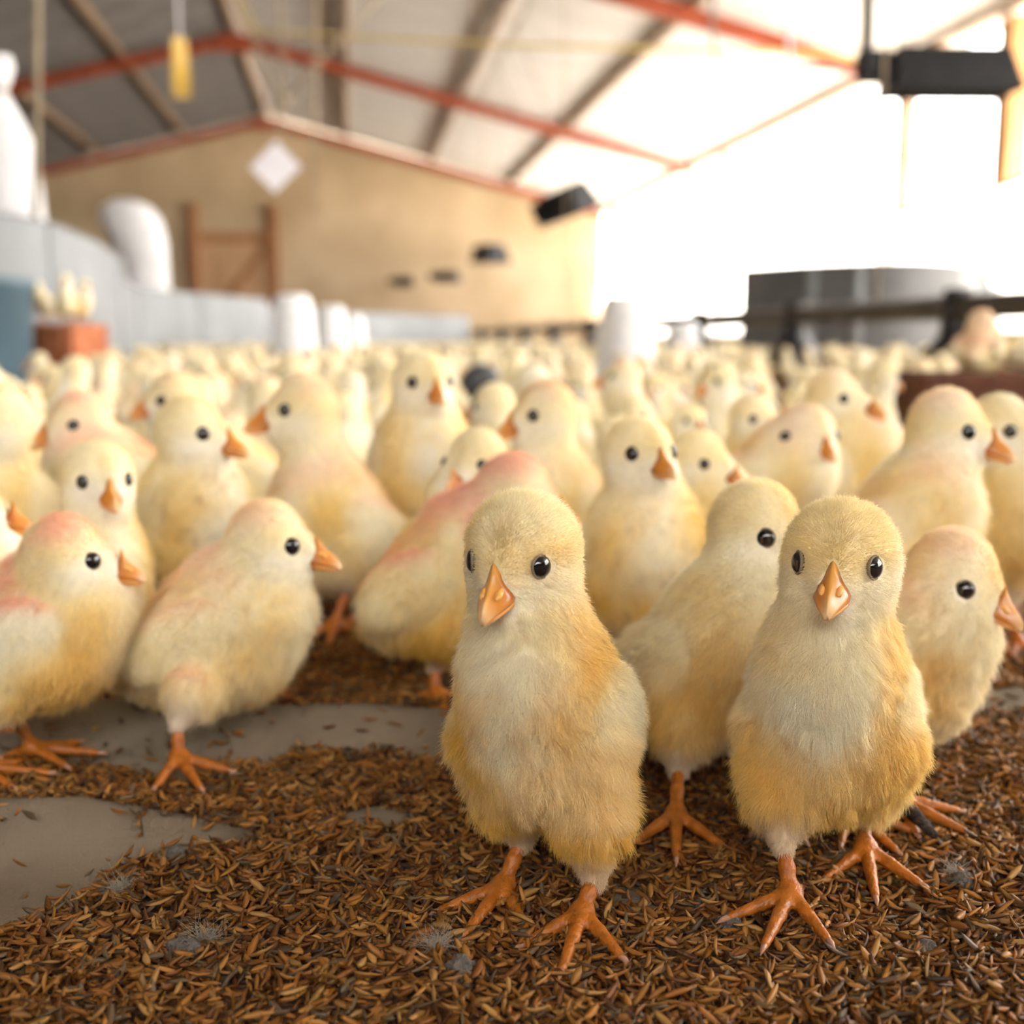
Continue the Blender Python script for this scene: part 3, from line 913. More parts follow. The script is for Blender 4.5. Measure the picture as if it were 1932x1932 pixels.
# the rest of the floor, flat and far
ym = .80; zz = -.0035
for (x0, x1, y0, y1) in ((XL + .01, XR - .01, ym, Y1 - .01), (XL + .01, -.42, Y0, ym), (.62, XR - .01, Y0, ym), (-.42, .62, Y0, .12)):
    gx = np.linspace(x0, x1, 14); gy = np.linspace(y0, y1, 14)
    A, B_ = np.meshgrid(gx, gy, indexing='ij'); b.grid(np.dstack([A, B_, np.full_like(A, zz)])[:, ::-1])
bed = b.build('floor_litter', m_bed, smooth=True)
tag(bed, 'golden brown rice husk litter spread over the whole shed floor', 'litter')

HCOL = np.array([.50, .40, .25]) * np.array([(.50, .25, .06), (.56, .31, .10), (.44, .20, .045), (.33, .14, .035), (.20, .085, .025), (.62, .41, .18), (.15, .10, .07), (.24, .20, .17), (.40, .20, .06), (.52, .29, .09)])
def husk_batch(pos, yaw, pit, rol, L, Wd, arch, cols, bent):
    """closed boat-shaped husks, 14 corners each"""
    n = len(pos); ts = (-.26, .04, .30)
    prof = np.array([(-1, .0), (0, -.45), (1, .0), (0, .12)])
    loc = np.zeros((n, 14, 3)); shade = np.ones((14,))
    wr = (.78, 1.0, .66)
    loc[:, 0, 0] = -.5 * L; loc[:, 13, 0] = .5 * L
    k = 1
    for t, w in zip(ts, wr):
        for (y, z) in prof:
            loc[:, k, 0] = t * L; loc[:, k, 1] = y * .5 * Wd * w; loc[:, k, 2] = z * Wd * w; k += 1
    x = loc[..., 0] / L[:, None]
    loc[..., 2] += arch[:, None] * L[:, None] * (x ** 2) * 2
    loc[..., 1] += bent[:, None] * L[:, None] * (x ** 2)
    cr, sr = np.cos(rol)[:, None], np.sin(rol)[:, None]; cp, sp = np.cos(pit)[:, None], np.sin(pit)[:, None]; cy, sy = np.cos(yaw)[:, None], np.sin(yaw)[:, None]
    y, z = loc[..., 1] * cr - loc[..., 2] * sr, loc[..., 1] * sr + loc[..., 2] * cr
    xx = loc[..., 0]; x, z = xx * cp + z * sp, -xx * sp + z * cp
    X, Y = x * cy - y * sy, x * sy + y * cy
    V = np.stack([X, Y, z], -1) + pos[:, None, :]
    F = []
    for j in range(4): F.append((0, 1 + (j + 1) % 4, 1 + j)); F.append((13, 9 + j, 9 + (j + 1) % 4))
    for r in (0, 1):
        for j in range(4):
            a = 1 + r * 4 + j; b_ = 1 + r * 4 + (j + 1) % 4
            F.append((a, b_, b_ + 4)); F.append((a, b_ + 4, a + 4))
    F = np.array(F)
    FF = (F[None] + 14 * np.arange(n)[:, None, None]).reshape(-1, 3)
    CC = np.repeat(cols[:, None, :], 14, 1)
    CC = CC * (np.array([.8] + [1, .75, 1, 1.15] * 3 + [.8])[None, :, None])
    return V.reshape(-1, 3), FF, np.clip(CC.reshape(-1, 3), 0, 1)
def husk_params(n, big=1.0):
    L = RNG.uniform(.0048, .0082, n) * big; Wd = RNG.uniform(.0013, .0021, n) * big
    ci = RNG.choice(len(HCOL), n, p=np.array([13, 11, 12, 11, 9, 8, 8, 9, 10, 9]) / 100)
    cols = HCOL[ci] * RNG.uniform(.55, 1.35, (n, 1))
    return RNG.uniform(0, 6.283, n), RNG.normal(0, .38, n), RNG.normal(0, .9, n), L, Wd, RNG.uniform(-.10, .22, n), cols, RNG.normal(0, .12, n)
def scatter(n, D0, D1, keep_bare=.03):
    D = np.sqrt(RNG.uniform(D0 ** 2, D1 ** 2, n)); u = RNG.uniform(-260, 2190, n) if n > 1000 else RNG.uniform(-20, 1950, n)
    lat = D * (u - 966) / FPX
    f = FWD[:2] / np.linalg.norm(FWD[:2])
    P = D[:, None] * f * 1.0 + lat[:, None] * RGT[:2]
    bm = bare(P)
    P = P[RNG.random(n) > bm * (1 - keep_bare)]
    z = np.maximum(litter_z(P), sheet_z(P))
    return P, z
P, z = scatter(55000, .225, .60)
n = len(P); prm = husk_params(n)
pos = np.c_[P, z + RNG.uniform(-.0004, .0034, n) ** 1.0]
V, F, C = husk_batch(pos, *prm)
P, z = scatter(9000, .58, .95)
n = len(P); prm = husk_params(n, 1.5)
V2, F2, C2 = husk_batch(np.c_[P, z + RNG.uniform(0, .003, n)], *prm)
o = link_mesh('loose_husks', mesh_np('loose_husks', np.r_[V, V2], np.r_[F, F2 + len(V)], M['husk'], False, np.r_[C, C2]), bed)
o['kind'] = 'stuff'
# the 300 husks that show largest, each its own piece
me_h = []
for k in range(24):
    pr = list(husk_params(1, 1.12)); pr[0] = np.zeros(1); pr[1] = np.zeros(1); pr[2] = np.zeros(1)
    pr[6] = HCOL[[0, 1, 5, 9, 2, 5, 0, 8, 3, 5, 1, 6][k % 12]][None] * RNG.uniform(.9, 1.15)
    Vh, Fh, Ch = husk_batch(np.zeros((1, 3)), *pr)
    me_h.append(mesh_np('husk', Vh, Fh, M['husk'], False, Ch))
P, z = scatter(330, .235, .335, 0)
for k in range(min(300, len(P))):
    o = link_mesh('husk', me_h[k % 24], bed)
    o.location = (P[k, 0], P[k, 1], z[k] + RNG.uniform(.0030, .0048))
    o.rotation_euler = (RNG.normal(0, .7), RNG.normal(0, .35), RNG.uniform(0, 6.28))

# ------------------------------------------------------------------ shed furniture
mat_galv = noise_mat('galvanised_sheet', (.17, .185, .20), (.23, .245, .26), 3, .6, metal=.0, detail=6, spec=.5)
mat_galv_dark = noise_mat('shaded_galvanised_sheet', (.10, .105, .11), (.15, .155, .16), 3, .55, metal=.0, detail=6)  # galvanised sheet on the right, darkened in colour for the shade there
def guard(pts, h, mat, label, name='metal_sheet', z0=-.003, ribs=None, hs=None):
    pts = np.array(pts, float)
    t = np.r_[0, np.cumsum(np.linalg.norm(np.diff(pts, axis=0), axis=1))]
    n = 60; tt = np.linspace(0, t[-1], n)
    px = np.interp(tt, t, pts[:, 0]); py = np.interp(tt, t, pts[:, 1])
    for _ in range(6):
        px[1:-1] = (px[:-2] + 2 * px[1:-1] + px[2:]) / 4; py[1:-1] = (py[:-2] + 2 * py[1:-1] + py[2:]) / 4
    hh = np.interp(tt, t, hs) if hs is not None else np.full(n, h)
    tx = np.gradient(px); ty = np.gradient(py); ln = np.hypot(tx, ty); nx_, ny_ = -ty / ln * .0012, tx / ln * .0012
    A = np.stack([np.c_[px + nx_, py + ny_, z0 + hh * k] for k in np.linspace(0, 1, 6)])
    Bk = np.stack([np.c_[px - nx_, py - ny_, z0 + hh * k] for k in np.linspace(0, 1, 6)])
    m = MB(); m.grid(A); m.grid(Bk[:, ::-1])
    root = m.build(name, mat, smooth=True)
    m = MB(); m.tube(np.c_[px, py, z0 + hh], .005, 6); m.build('rolled_edge', mat, root, True)
    for k in ([n // 3, 2 * n // 3] if ribs is None else ribs):
        m = MB(); m.tube([(px[k], py[k], z0 + hh[k] * q) for q in (0.0, .5, 1)], .006 if ribs is None else .022, 8); m.build('seam', mat if ribs is None else mat_galv, root, True)
    tag(root, label, 'metal sheet'); return root
guard([(-1.7, 3.0), (-1.05, 2.82), (-.82, 2.92), (-.75, 3.2), (-.76, 3.9), (-.84, 4.7), (-1.0, 5.6)], .45, mat_galv, 'nearest galvanised guard sheet curving along the left edge in front of the tied white sack')
guard([(-1.03, 5.55), (-1.14, 6.6), (-1.2, 7.4), (-1.05, 7.8), (-.8, 8.5), (-.6, 9.2)], .45, mat_galv, 'middle galvanised guard sheet between the slumped white sack and the white drinkers')
guard([(-.62, 9.25), (-.3, 10.2), (.1, 11.2), (.6, 12), (1.3, 12.6)], .40, mat_galv, 'farthest galvanised guard sheet bending round behind the row of white drinkers')
guard([(1.73, 5.04), (1.80, 4.85), (1.95, 4.62), (2.20, 4.44), (2.55, 4.62), (2.88, 5.09), (3.5, 6.1), (4.05, 6.9)], .455, mat_galv_dark, 'dark curved metal sheet standing behind the feed pipe on the right', ribs=[6, 9, 26, 36, 44])
mat_blue = noise_mat('bluish_sheet_shade', (.06, .11, .15), (.10, .16, .205), 4, .45)  # bluish tub added in place of the guard sheet's shaded lower part
p0 = W(-112, 640, 2.28)
m = MB(); m.lathe([(0, -.003), (.155, -.003), (.16, .01), (.175, .25), (.182, .255), (.182, .27), (.165, .27), (.150, .02), (0, .02)], 32)
bk = m.build('shade_tub', mat_blue, smooth=True, loc=(p0[0], p0[1], -.003)); tag(bk, 'bluish tub standing in for guard sheet shade, at the left edge beside the terracotta block', 'shade_tub')
m = MB(); m.tube([(.17 * math.cos(a), .17 * math.sin(a), .22 - .03 * math.sin(a)) for a in np.linspace(0, math.pi, 14)], .004, 6); m.build('handle', noise_mat('wire', (.02, .02, .02), (.04, .04, .04)), bk, True)

# hollow clay blocks
mat_clay = noise_mat('terracotta', (.42, .13, .055), (.55, .20, .09), 30, .85, bump=.4, bscale=120)
mat_clay_dark = noise_mat('shaded_terracotta', (.085, .030, .016), (.15, .055, .028), 30, .85, bump=.4, bscale=120)  # terracotta standing in shadow, the shade painted into its colour
def clay_block(label, c, size, rz, mat):
    L, w, h = size
    root = empty('clay_block', c, rz)
    m = MB(); t = w * .10
    m.box((-L / 2, -w / 2, 0), (L / 2, -w / 2 + t, h), bev=.003); m.box((-L / 2, w / 2 - t, 0), (L / 2, w / 2, h), bev=.003)
    for k in range(4):
        xc = -L / 2 + (L - t) * k / 3; m.box((xc, -w / 2 + t * .9, .0), (xc + t, w / 2 - t * .9, h - .0005), bev=.002)
    m.box((-L / 2 + t, -t / 2, 0), (L / 2 - t, t / 2, h - .001)); m.box((-L / 2 + .002, -w / 2 + .002, h * .86), (L / 2 - .002, w / 2 - .002, h * .88))
    m.build('shell', mat, root)
    m = MB()
    for k in range(6):
        z = h * (k + .5) / 6; m.box((-L / 2 + .004, -w / 2 - .002, z - .004), (L / 2 - .004, -w / 2, z + .004))
    m.build('ribs', mat, root)
    tag(root, label, 'block'); return root
pl = G(120, 770)
BL = W(118, 650, 2.45); BLc = (BL[0], BL[1] + .03, -.004)
clay_block('orange terracotta hollow block with chicks perched on it, at the left by the guard sheet', BLc, (.125, .125, .185), -.42, mat_clay)
BRt = W(1830, 705, 1.25)
BRc = (BRt[0] + .10, BRt[1] + .05, -.004)
clay_block('dark brown clay block with chicks sitting on it at the right edge', BRc, (.30, .12, BRt[2] + .004), -.05, mat_clay_dark)

# white drinkers: jar over a round trough
m_w, nt, bs, out = new_mat('milky_plastic')
bs.inputs['Base Color'].default_value = (.80, .82, .84, 1); bs.inputs['Roughness'].default_value = .4
tcn = node(nt, 'ShaderNodeTexNoise'); tcn.inputs['Scale'].default_value = 6
cw = ramp(nt, tcn.outputs['Fac'], [(.3, (.72, .74, .77)), (.7, (.84, .85, .87))]); nt.links.new(cw, bs.inputs['Base Color'])
mat_redp = noise_mat('red_plastic', (.55, .012, .010), (.65, .03, .02), 20, .35)
def drinker(label, p, R, H, base_mat):
    root = empty('drinker', (p[0], p[1], -.003))
    m = MB(); m.lathe([(0, .012), (R * .80, .012), (R * .80, .05), (R * .97, .05), (R, .045), (R, .0), (R * .9, 0), (0, 0)], 36); m.build('trough', base_mat, root, True)
    m = MB(); m.lathe([(R * .86, .02), (R * .86, .05), (R * .83, H * .35), (R * .74, H * .70), (R * .66, H * .90), (R * .60, H * .97), (R * .48, H), (0, H)], 36); m.build('jar', m_w, root, True)
    m = MB(); m.lathe([(R * .70, H * .74), (R * .735, H * .745), (R * .735, H * .765), (R * .70, H * .77)], 36); m.build('band', m_w, root, True)
    tag(root, label, 'drinker', 'white jar drinkers'); return root
drinker('big white jar drinker standing alone in the middle of the flock', W(1180, 640, 3.35), .104, .275, m_w)
drinker('first and widest white jar drinker of the row on the left', W(553, 640, 3.9), .095, .30, m_w)
drinker('second white jar drinker in the row, behind the widest one', W(624, 640, 5.2), .095, .30, m_w)
drinker('third and farthest white jar drinker in the row on the left', W(667, 640, 7.0), .09, .30, m_w)
drinker('small white jar drinker with a red trough, right of the big white drinker', W(1288, 640, 4.3), .085, .215, mat_redp)

# dark feed pipe with pans
mat_black = noise_mat('black_plastic', (.010, .010, .011), (.022, .021, .022), 15, .45)
mat_pipe = noise_mat('dark_steel_pipe', (.028, .022, .018), (.05, .038, .03), 10, .5)
FX, FZ = 1.5, .228
fl = empty('feed_line', (FX, 1.2, 0))
m = MB(); m.tube([(0, y, FZ) for y in np.linspace(0, 15.5, 40)], .031, 12); m.build('pipe', mat_pipe, fl, True)
for y in (1.55, 2.62, 3.72, 4.75, 6.0, 7.3, 8.7, 10.2, 11.9):
    py = y - .0
    pan = MB(); pan.lathe([(0, .006), (.085, .006), (.100, .050), (.106, .050), (.095, -.001), (0, -.001)], 24, (0, py, -.002)); po = pan.build('pan', mat_black, fl, True)
    m = MB(); m.lathe([(.036, FZ + .045), (.043, FZ), (.040, FZ - .04), (.042, .160), (.085, .110), (.088, .060), (.080, .060), (.040, .13)], 20, (0, py, 0)); m.build('feed_tube', mat_black, po, True)
    for k in range(8):
        a = 2 * math.pi * k / 8
        m = MB(); m.tube([(.080 * math.cos(a), py + .080 * math.sin(a), .100), (.095 * math.cos(a), py + .095 * math.sin(a), .078), (.101 * math.cos(a), py + .101 * math.sin(a), .047)], .004, 5); m.build('grille_bar', mat_black, po, True)
tag(fl, 'long dark feed pipe with black feeder pans running down the right side', 'feeder')
mat_wire = noise_mat('hanging_cord', (.30, .24, .16), (.42, .34, .23), 30, .85)
for y in (3.2, 8.0, 13.0):
    m = MB(); zt = roof_z(FX) - .03
    m.tube([(FX, y, FZ), (FX - .04, y, zt)], .004, 6)
    o = m.build('suspension_cord', mat_wire, fl, True, loc=(-FX, -1.2, 0))

# black radiant heaters on cords
mat_htr = noise_mat('black_heater_enamel', (.007, .007, .008), (.016, .016, .017), 8, .6, spec=.2)
mat_pipeg = noise_mat('grey_gas_hose', (.16, .15, .13), (.24, .23, .21), 12, .6)
def heater(label, p, L, w, h, rz, hose=False):
    root = empty('brooder_heater', tuple(p), rz)
    m = MB()   # trapezoid canopy, open below
    top = [(-L * .42, -w * .26, h), (L * .42, -w * .26, h), (L * .42, w * .26, h), (-L * .42, w * .26, h)]
    bot = [(-L * .5, -w * .5, 0), (L * .5, -w * .5, 0), (L * .5, w * .5, 0), (-L * .5, w * .5, 0)]
    m.v = top + bot + [tuple(np.array(q) * (.96, .94, 1) - np.array((0, 0, .008))) for q in top] + [tuple(np.array(q) * (.97, .94, 1)) for q in bot]
    m.f = [(0, 1, 2, 3)] + [(i, i + 4, (i + 1) % 4 + 4, (i + 1) % 4) for i in range(4)] + [(11, 10, 9, 8)] + [(i + 8, (i + 1) % 4 + 8, (i + 1) % 4 + 12, i + 12) for i in range(4)] + [(i + 4, i + 12, (i + 1) % 4 + 12, (i + 1) % 4 + 4) for i in range(4)]
    hood = m.build('canopy', mat_htr, root)
    m = MB()
    for k in range(9): m.box((-L * .42 + k * L * .1, -w * .40, .012), (-L * .42 + k * L * .1 + .012, w * .40, .020))
    m.build('grille', mat_htr, root)
    m = MB(); m.box((-L * .5 - .10, -.045, h * .25), (-L * .5 + .01, .045, h * .95), bev=.008); m.build('control_box', mat_htr, root)
    zt = roof_z(p[0]) - p[2] - .02
    for sx in (-1, 1):
        m = MB(); m.tube([(sx * L * .40, 0, h), (sx * L * .30, 0, zt)], .004, 6); m.build('chain', mat_wire, root, True)
    if hose:
        m = MB(); m.tube([(-L * .5 - .09, 0, h * .6), (-L * .5 - .30, .0, h * .55), (-L * .5 - .60, .0, h * .50), (-L * .5 - .63, 0, h * .9), (-L * .5 - .68, 0, zt - .02)], .008, 8); m.build('gas_hose', mat_pipeg, root, True)
        m = MB(); m.tube([(-L * .5 - .07, -.0, h * .9), (-L * .5 - .085, 0, zt - .02)], .026, 10); m.build('vent_pipe', mat_pipeg, root, True)
    tag(root, label, 'heater', 'black brooder heaters'); return root
heater('large black brooder heater hanging nearest, high at the right', W(1788, 178, 4.25), .47, .24, .155, -.10, True)
heater('second black brooder heater from the right, hanging tilted before the open side', W(1078, 408, 8.3), .34, .40, .20, -.75).rotation_euler = (.25, -.30, -.75)
heater('third black brooder heater, hanging beyond the second, smaller in view', W(925, 496, 13.0), .30, .36, .20, -.9)
heater('fourth brooder heater far back before the tan wall', W(845, 532, 16.2), .32, .34, .14, -.3)
heater('farthest brooder heater hanging before the tan end wall', W(762, 540, 18.6), .30, .34, .14, -.2)

# sacks behind the guard sheets
mat_sack = noise_mat('white_woven_sack', (.80, .80, .82), (.90, .90, .91), 12, .75, bump=.3, bscale=30)
def sack(label, p, prof, lean, seed, squash=.7, rz=0.0, tie=None):
    n, k = len(prof), 28; P = np.zeros((n, k + 1, 3))
    for i, (r, z, ox) in enumerate(prof):
        for j in range(k + 1):
            a = 2 * math.pi * j / k
            nz = 1 + .10 * (vnoise(np.array([math.cos(a) * 2, math.sin(a) * 2, z * 6]), 1.0, seed) - .5) + .03 * math.sin(a * 9 + i * .6)
            P[i, j] = (ox + r * nz * math.cos(a), r * nz * squash * math.sin(a), z)
    m = MB(); m.grid(P)
    o = m.build('sack', mat_sack, smooth=True, loc=tuple(p)); o.rotation_euler = (0, 0, rz)
    if tie:
        t = MB(); t.tube([(tie[2] + tie[0] * math.cos(a), tie[0] * squash * math.sin(a), tie[1]) for a in np.linspace(0, 6.283, 16)], .008, 6); t.build('tie_string', mat_wire, o, True)
    tag(o, label, 'sack', 'white sacks'); return o
s0 = W(22, 600, 3.8)
sack('white sack tied at the neck, standing at the left edge behind the guard sheet', (s0[0], s0[1], -.01),
     [(.0, 0, 0), (.13, .0, 0), (.135, .15, 0), (.128, .45, 0), (.118, .62, 0), (.105, .76, 0), (.075, .84, 0), (.035, .92, 0), (.024, .94, 0), (.040, .97, 0), (.052, 1.01, 0), (.046, 1.045, .0), (0, 1.05, 0)], 0, 5, .75, tie=(.026, .94, 0))
s1 = W(262, 600, 8.2)
sack('slumped open white sack with a pointed top, behind the middle guard sheet', (s1[0], s1[1], -.01),
     [(.0, 0, .0), (.19, .0, .0), (.20, .2, .02), (.17, .46, .04), (.16, .66, .06), (.19, .84, .02), (.21, .98, -.02), (.17, 1.07, -.05), (.06, 1.12, -.06), (0, 1.10, -.06)], 0, 9, .6)

# card, fly strip, cords overhead
mat_card = noise_mat('white_card', (.78, .76, .82), (.86, .84, .88), 10, .7)
pc = W(520, 315, 6.0); s = .096
m = MB(); m.box((-s, -.002, -s * .92), (s, .002, s * .92), np.array([[math.cos(.78), 0, -math.sin(.78)], [0, 1, 0], [math.sin(.78), 0, math.cos(.78)]]))
cd = m.build('hanging_card', mat_card, loc=tuple(pc)); tag(cd, 'white square card hanging cornerwise from tan cords under the roof', 'card')
m = MB(); zt = roof_z(pc[0]) - pc[2]
kn = W(536, 188, 6.0) - pc
m.tube([(.0, 0, s * 1.28), tuple(kn)], .006, 6); m.tube([tuple(kn), (kn[0] - .06, .0, zt - .03)], .009, 6); m.build('cord', mat_wire, cd, True)
m = MB(); m.lathe([(0, -.03), (.02, -.02), (.028, 0), (.02, .02), (0, .03)], 12, tuple(kn)); m.build('knot', mat_wire, cd, True)
for u in (655, 470):
    q = W(u, 62, 6.0) - pc; dq = q - kn; q2 = q + dq / dq[2] * (roof_z(pc[0] + q[0]) - pc[2] - q[2] - .10)
    m = MB(); m.tube([tuple(kn), tuple(q), tuple(q2)], .009, 6); m.build('cord', mat_wire, cd, True)
mat_yel = noise_mat('yellow_sticky_film', (.46, .27, .02), (.54, .34, .04), 20, .4)
pf = W(341, 128, 4.6); m = MB()
P = np.zeros((2, 16, 3))
for i in range(16):
    a = i * .06; z = -.115 + .23 * i / 15
    P[0, i] = (-.035 * math.cos(a), -.035 * math.sin(a), z); P[1, i] = (.035 * math.cos(a), .035 * math.sin(a), z)
P2_ = P.copy(); P2_[..., 1] += .0015
m.grid(P); m.grid(P2_[::-1])
fs = m.build('fly_strip', mat_yel, smooth=True, loc=tuple(pf)); tag(fs, 'yellow sticky fly strip hanging under the left roof slope', 'fly strip')
m = MB(); zt = roof_z(pf[0]) - pf[2]; m.tube([(0, 0, .113), (.0, 0, zt - .02)], .016, 6, squash=.25); m.build('ribbon', mat_card, fs, True)
mat_yrope = noise_mat('yellow_rope', (.55, .42, .14), (.68, .54, .22), 40, .8)
a = W(480, 60, 7.2); bq = W(1560, 100, 6.6); e = np.array([XR, a[1] - .2, bq[2]])
rope_pts = [np.array([XRIDGE - .0, a[1], ZR - .05]), a, (a * .5 + bq * .5) + np.array([0, 0, -.02]), bq, e]
m = MB(); m.tube(rope_pts, .013, 8); ro = m.build('rope', mat_yrope, smooth=True); tag(ro, 'yellow rope stretched crosswise from the ridge to the open side', 'rope')
for u, v, D, r, lab, mt in ((66, 640, 3.3, .010, 'thick tan rope hanging straight down at the left beside the tied white sack', mat_wire), (1487, 150, 4.6, .011, 'pale cord hanging from the roof left of the nearest heater', mat_card), (592, 400, 8.0, .012, 'thin tan cord hanging over the left guard sheets', mat_wire)):
    q = W(u, v, D); q2 = W(u + 5, 0, D); q2 = q + (q2 - q) * ((roof_z(q[0]) - .02 - q[2]) / (q2[2] - q[2])); m = MB(); m.tube([q, q2], r, 8); m.tube([q - (0, 0, .03), q], [.002, r * 1.3], 8)
    tag(m.build('hanging_rope', mt, smooth=True), lab, 'rope')

# tipped dark bowl among the crowd
pb = G(905, 772); m = MB()
m.lathe([(0, 0), (.030, .0), (.042, .012), (.048, .040), (.044, .040), (.038, .014), (.028, .005), (0, .005)], 24)
mat_bowl = noise_mat('dark_grey_plastic', (.05, .055, .065), (.08, .085, .095), 20, .6)
bo = m.build('bowl', mat_bowl, smooth=True, loc=(pb[0] + .01, pb[1], .040)); bo.rotation_euler = (math.radians(-70), math.radians(20), .3)
tag(bo, 'dark grey plastic bowl tipped on its side among the chicks', 'bowl')
# ------------------------------------------------------------------ the chicks one can tell apart, nearest first
spec_chick('yellow downy chick in sharp focus standing nearest, beak pointing down, pale grey cheek patch',
           [(950, 1700), (1098, 1752)], (1030, 1335), (978, 1050), -18, -23, hp=-14, roll=.03, tilt=48, s=1.0, yel=1.0, white=.45, fat=.84, soil=.15,
           hock=[(985, 1580), (1122, 1650)], fpsi=[-22, -12], hairs=150000, res=.0010, seed=11, neck=.95)
spec_chick('creamy white chick facing straight ahead, standing nearest on the right with a white breast',
           [(1490, 1715), (1632, 1628)], (1568, 1330), (1584, 1060), -6, -6, hp=-6, tilt=58, s=1.03, yel=.55, white=.8, fat=.82, soil=.15,
           hock=[(1478, 1590), (1624, 1530)], fpsi=[-10, 8], hairs=130000, res=.0010, seed=23, neck=.90)
spec_chick('cream chick half hidden behind the white breasted one, only one dark eye showing',
           [(1275, 1562), (1440, 1535)], (1345, 1235), (1440, 1003), 38, 55, hp=-10, tilt=45, s=1.05, yel=.55, white=.4, fat=1.0,
           hock=[(1280, 1450), None], fpsi=[5, 30], hairs=70000, res=.0012, seed=31, neck=.95, db=.034, dh=.014, hd=.020)
spec_chick('chick with pinkish crown peering out to the right from behind the white breasted chick',
           [(1596, 1552), (1690, 1532)], (1700, 1225), (1812, 1092), 58, 62, hp=-16, tilt=46, s=1.05, yel=.5, white=.7, pink=.25,
           d0=.392, db=.045, dh=.008, fpsi=[40, 60], hairs=70000, res=.0012, seed=37, fat=.86)
spec_chick('cream chick with a rosy pink crown standing at the left edge, facing right',
           [(62, 1432), (-40, 1470)], (70, 1180), (138, 1053), 68, 80, hp=-6, tilt=38, s=1.0, yel=.5, white=.6, pink=.75,
           fpsi=[75, 75], hock=[(22, 1335), None], hairs=32000, res=.0012, seed=41)
spec_chick('buff chick seen side on with white breast, one foot on the grey sheet fold',
           [(338, 1452), (470, 1325)], (415, 1180), (522, 1026), 66, 74, hp=-4, tilt=40, s=1.05, yel=.35, white=.35, pink=.32,
           d0=.438, fpsi=[20, 70], hock=[(335, 1365), None], hairs=36000, res=.0012, seed=43)
spec_chick('pale chick with white forehead looking ahead, behind the rosy crowned chick',
           [(225, 1325), (170, 1315)], (165, 1100), (190, 905), 22, 14, hp=-8, tilt=50, s=1.0, yel=.45, white=.8, hairs=20000, res=.0014, seed=47, detail=1,
           hock=[(232, 1240), None], fpsi=[20, 20])
spec_chick('light chick with bright orange beak turned right and speckled throat, upright',
           [(330, 1245), (390, 1250)], (350, 990), (372, 818), 35, 62, hp=-4, tilt=55, s=1.12, yel=.5, white=.5, soil=.8, hairs=18000, res=.0015, seed=53, detail=1)
spec_chick('tan chick looking left over the back of the speckled throat chick',
           [(420, 1105), (470, 1110)], (440, 900), (318, 755), -66, -68, hp=-6, tilt=36, s=1.12, yel=.5, white=.2, pink=.25, hairs=12000, res=.0018, seed=59, detail=1)
spec_chick('tall chick with peach shoulders stretching its neck up and looking left',
           [(630, 1200), (705, 1178)], (640, 990), (562, 775), -48, -76, hp=-2, tilt=52, s=1.22, yel=.55, white=.35, pink=.45, hairs=18000, res=.0015, seed=61, detail=1, neck=.90, nb=(0, 0, .003))
spec_chick('pink backed chick looking left at the left side behind the white foreheaded chick',
           [(200, 1180), (255, 1190)], (215, 905), (140, 800), -58, -62, hp=-8, tilt=34, s=1.08, yel=.4, white=.3, pink=.65, hairs=12000, res=.0018, seed=67, detail=1)
spec_chick('pale chick cut off by the left edge above the rosy crowned chick',
           [(-30, 1265), (20, 1270)], (-20, 960), (-22, 800), -20, -60, hp=-4, tilt=52, s=1.15, yel=.4, white=.5, hairs=12000, res=.0018, seed=71, detail=1)
spec_chick('slender pale yellow chick standing bolt upright and looking ahead, left of the dark bowl',
           [(770, 1150), (830, 1150)], (795, 880), (802, 725), 10, 22, hp=0, tilt=62, s=1.18, yel=.45, white=.45, hairs=12000, res=.0018, seed=73, detail=1, neck=.97)
spec_chick('small pale chick with lowered head beside the slender upright chick',
           [(880, 1255), (930, 1255)], (905, 975), (896, 868), -30, -38, hp=-20, tilt=35, s=.92, yel=.4, white=.5, hairs=10000, res=.0018, seed=79, detail=1)
spec_chick('chick with rosy red back, its head hidden behind the nearest chick',
           [(822, 1330), (900, 1322)], (850, 1090), (985, 937), 58, 74, hp=-10, tilt=42, s=1.1, yel=.7, white=.1, pink=.8, hairs=24000, res=.0014, seed=83, detail=1, d0=.47,
           hock=[(818, 1255), None], neck=1.15)
spec_chick('yellow chick with peach crown looking left, above the nearest chick',
           [(1030, 1180), (1090, 1180)], (1055, 965), (1018, 782), -35, -64, hp=-8, tilt=52, s=1.15, yel=.65, white=.4, pink=.35, hairs=14000, res=.0016, seed=89, detail=1, neck=.93)
spec_chick('upright chick with white throat and orange beak lifted, brown stained breast',
           [(1180, 1300), (1250, 1300)], (1212, 1050), (1212, 860), 8, 32, hp=4, tilt=55, s=1.08, yel=.65, white=.4, soil=.45, hairs=20000, res=.0014, seed=97, detail=1, fat=1.1)
spec_chick('yellowish chick facing right beside the one with a stained breast',
           [(1320, 1200), (1365, 1200)], (1322, 990), (1326, 870), 48, 58, hp=-12, tilt=48, s=1.0, yel=.6, white=.5, hairs=11000, res=.0018, seed=101, detail=1)
spec_chick('pale chick hidden behind the stained breast chick, only crown and back showing',
           [(1160, 1090), (1205, 1090)], (1165, 930), (1172, 830), 140, 130, hp=-6, tilt=42, s=1.05, yel=.35, white=.5, hairs=8000, res=.002, seed=103, detail=1)
spec_chick('small buff chick looking right in front of the black feeder pan',
           [(1405, 1050), (1445, 1050)], (1415, 890), (1424, 790), 30, 48, hp=-6, tilt=48, s=1.08, yel=.5, white=.4, pink=.15, hairs=8000, res=.002, seed=107, detail=1)
spec_chick('peach faced chick in front of the tall right facing chick',
           [(1450, 1160), (1510, 1160)], (1465, 900), (1527, 822), 45, 30, hp=-6, tilt=36, s=1.1, yel=.45, white=.45, pink=.3, hairs=10000, res=.0018, seed=109, detail=1)
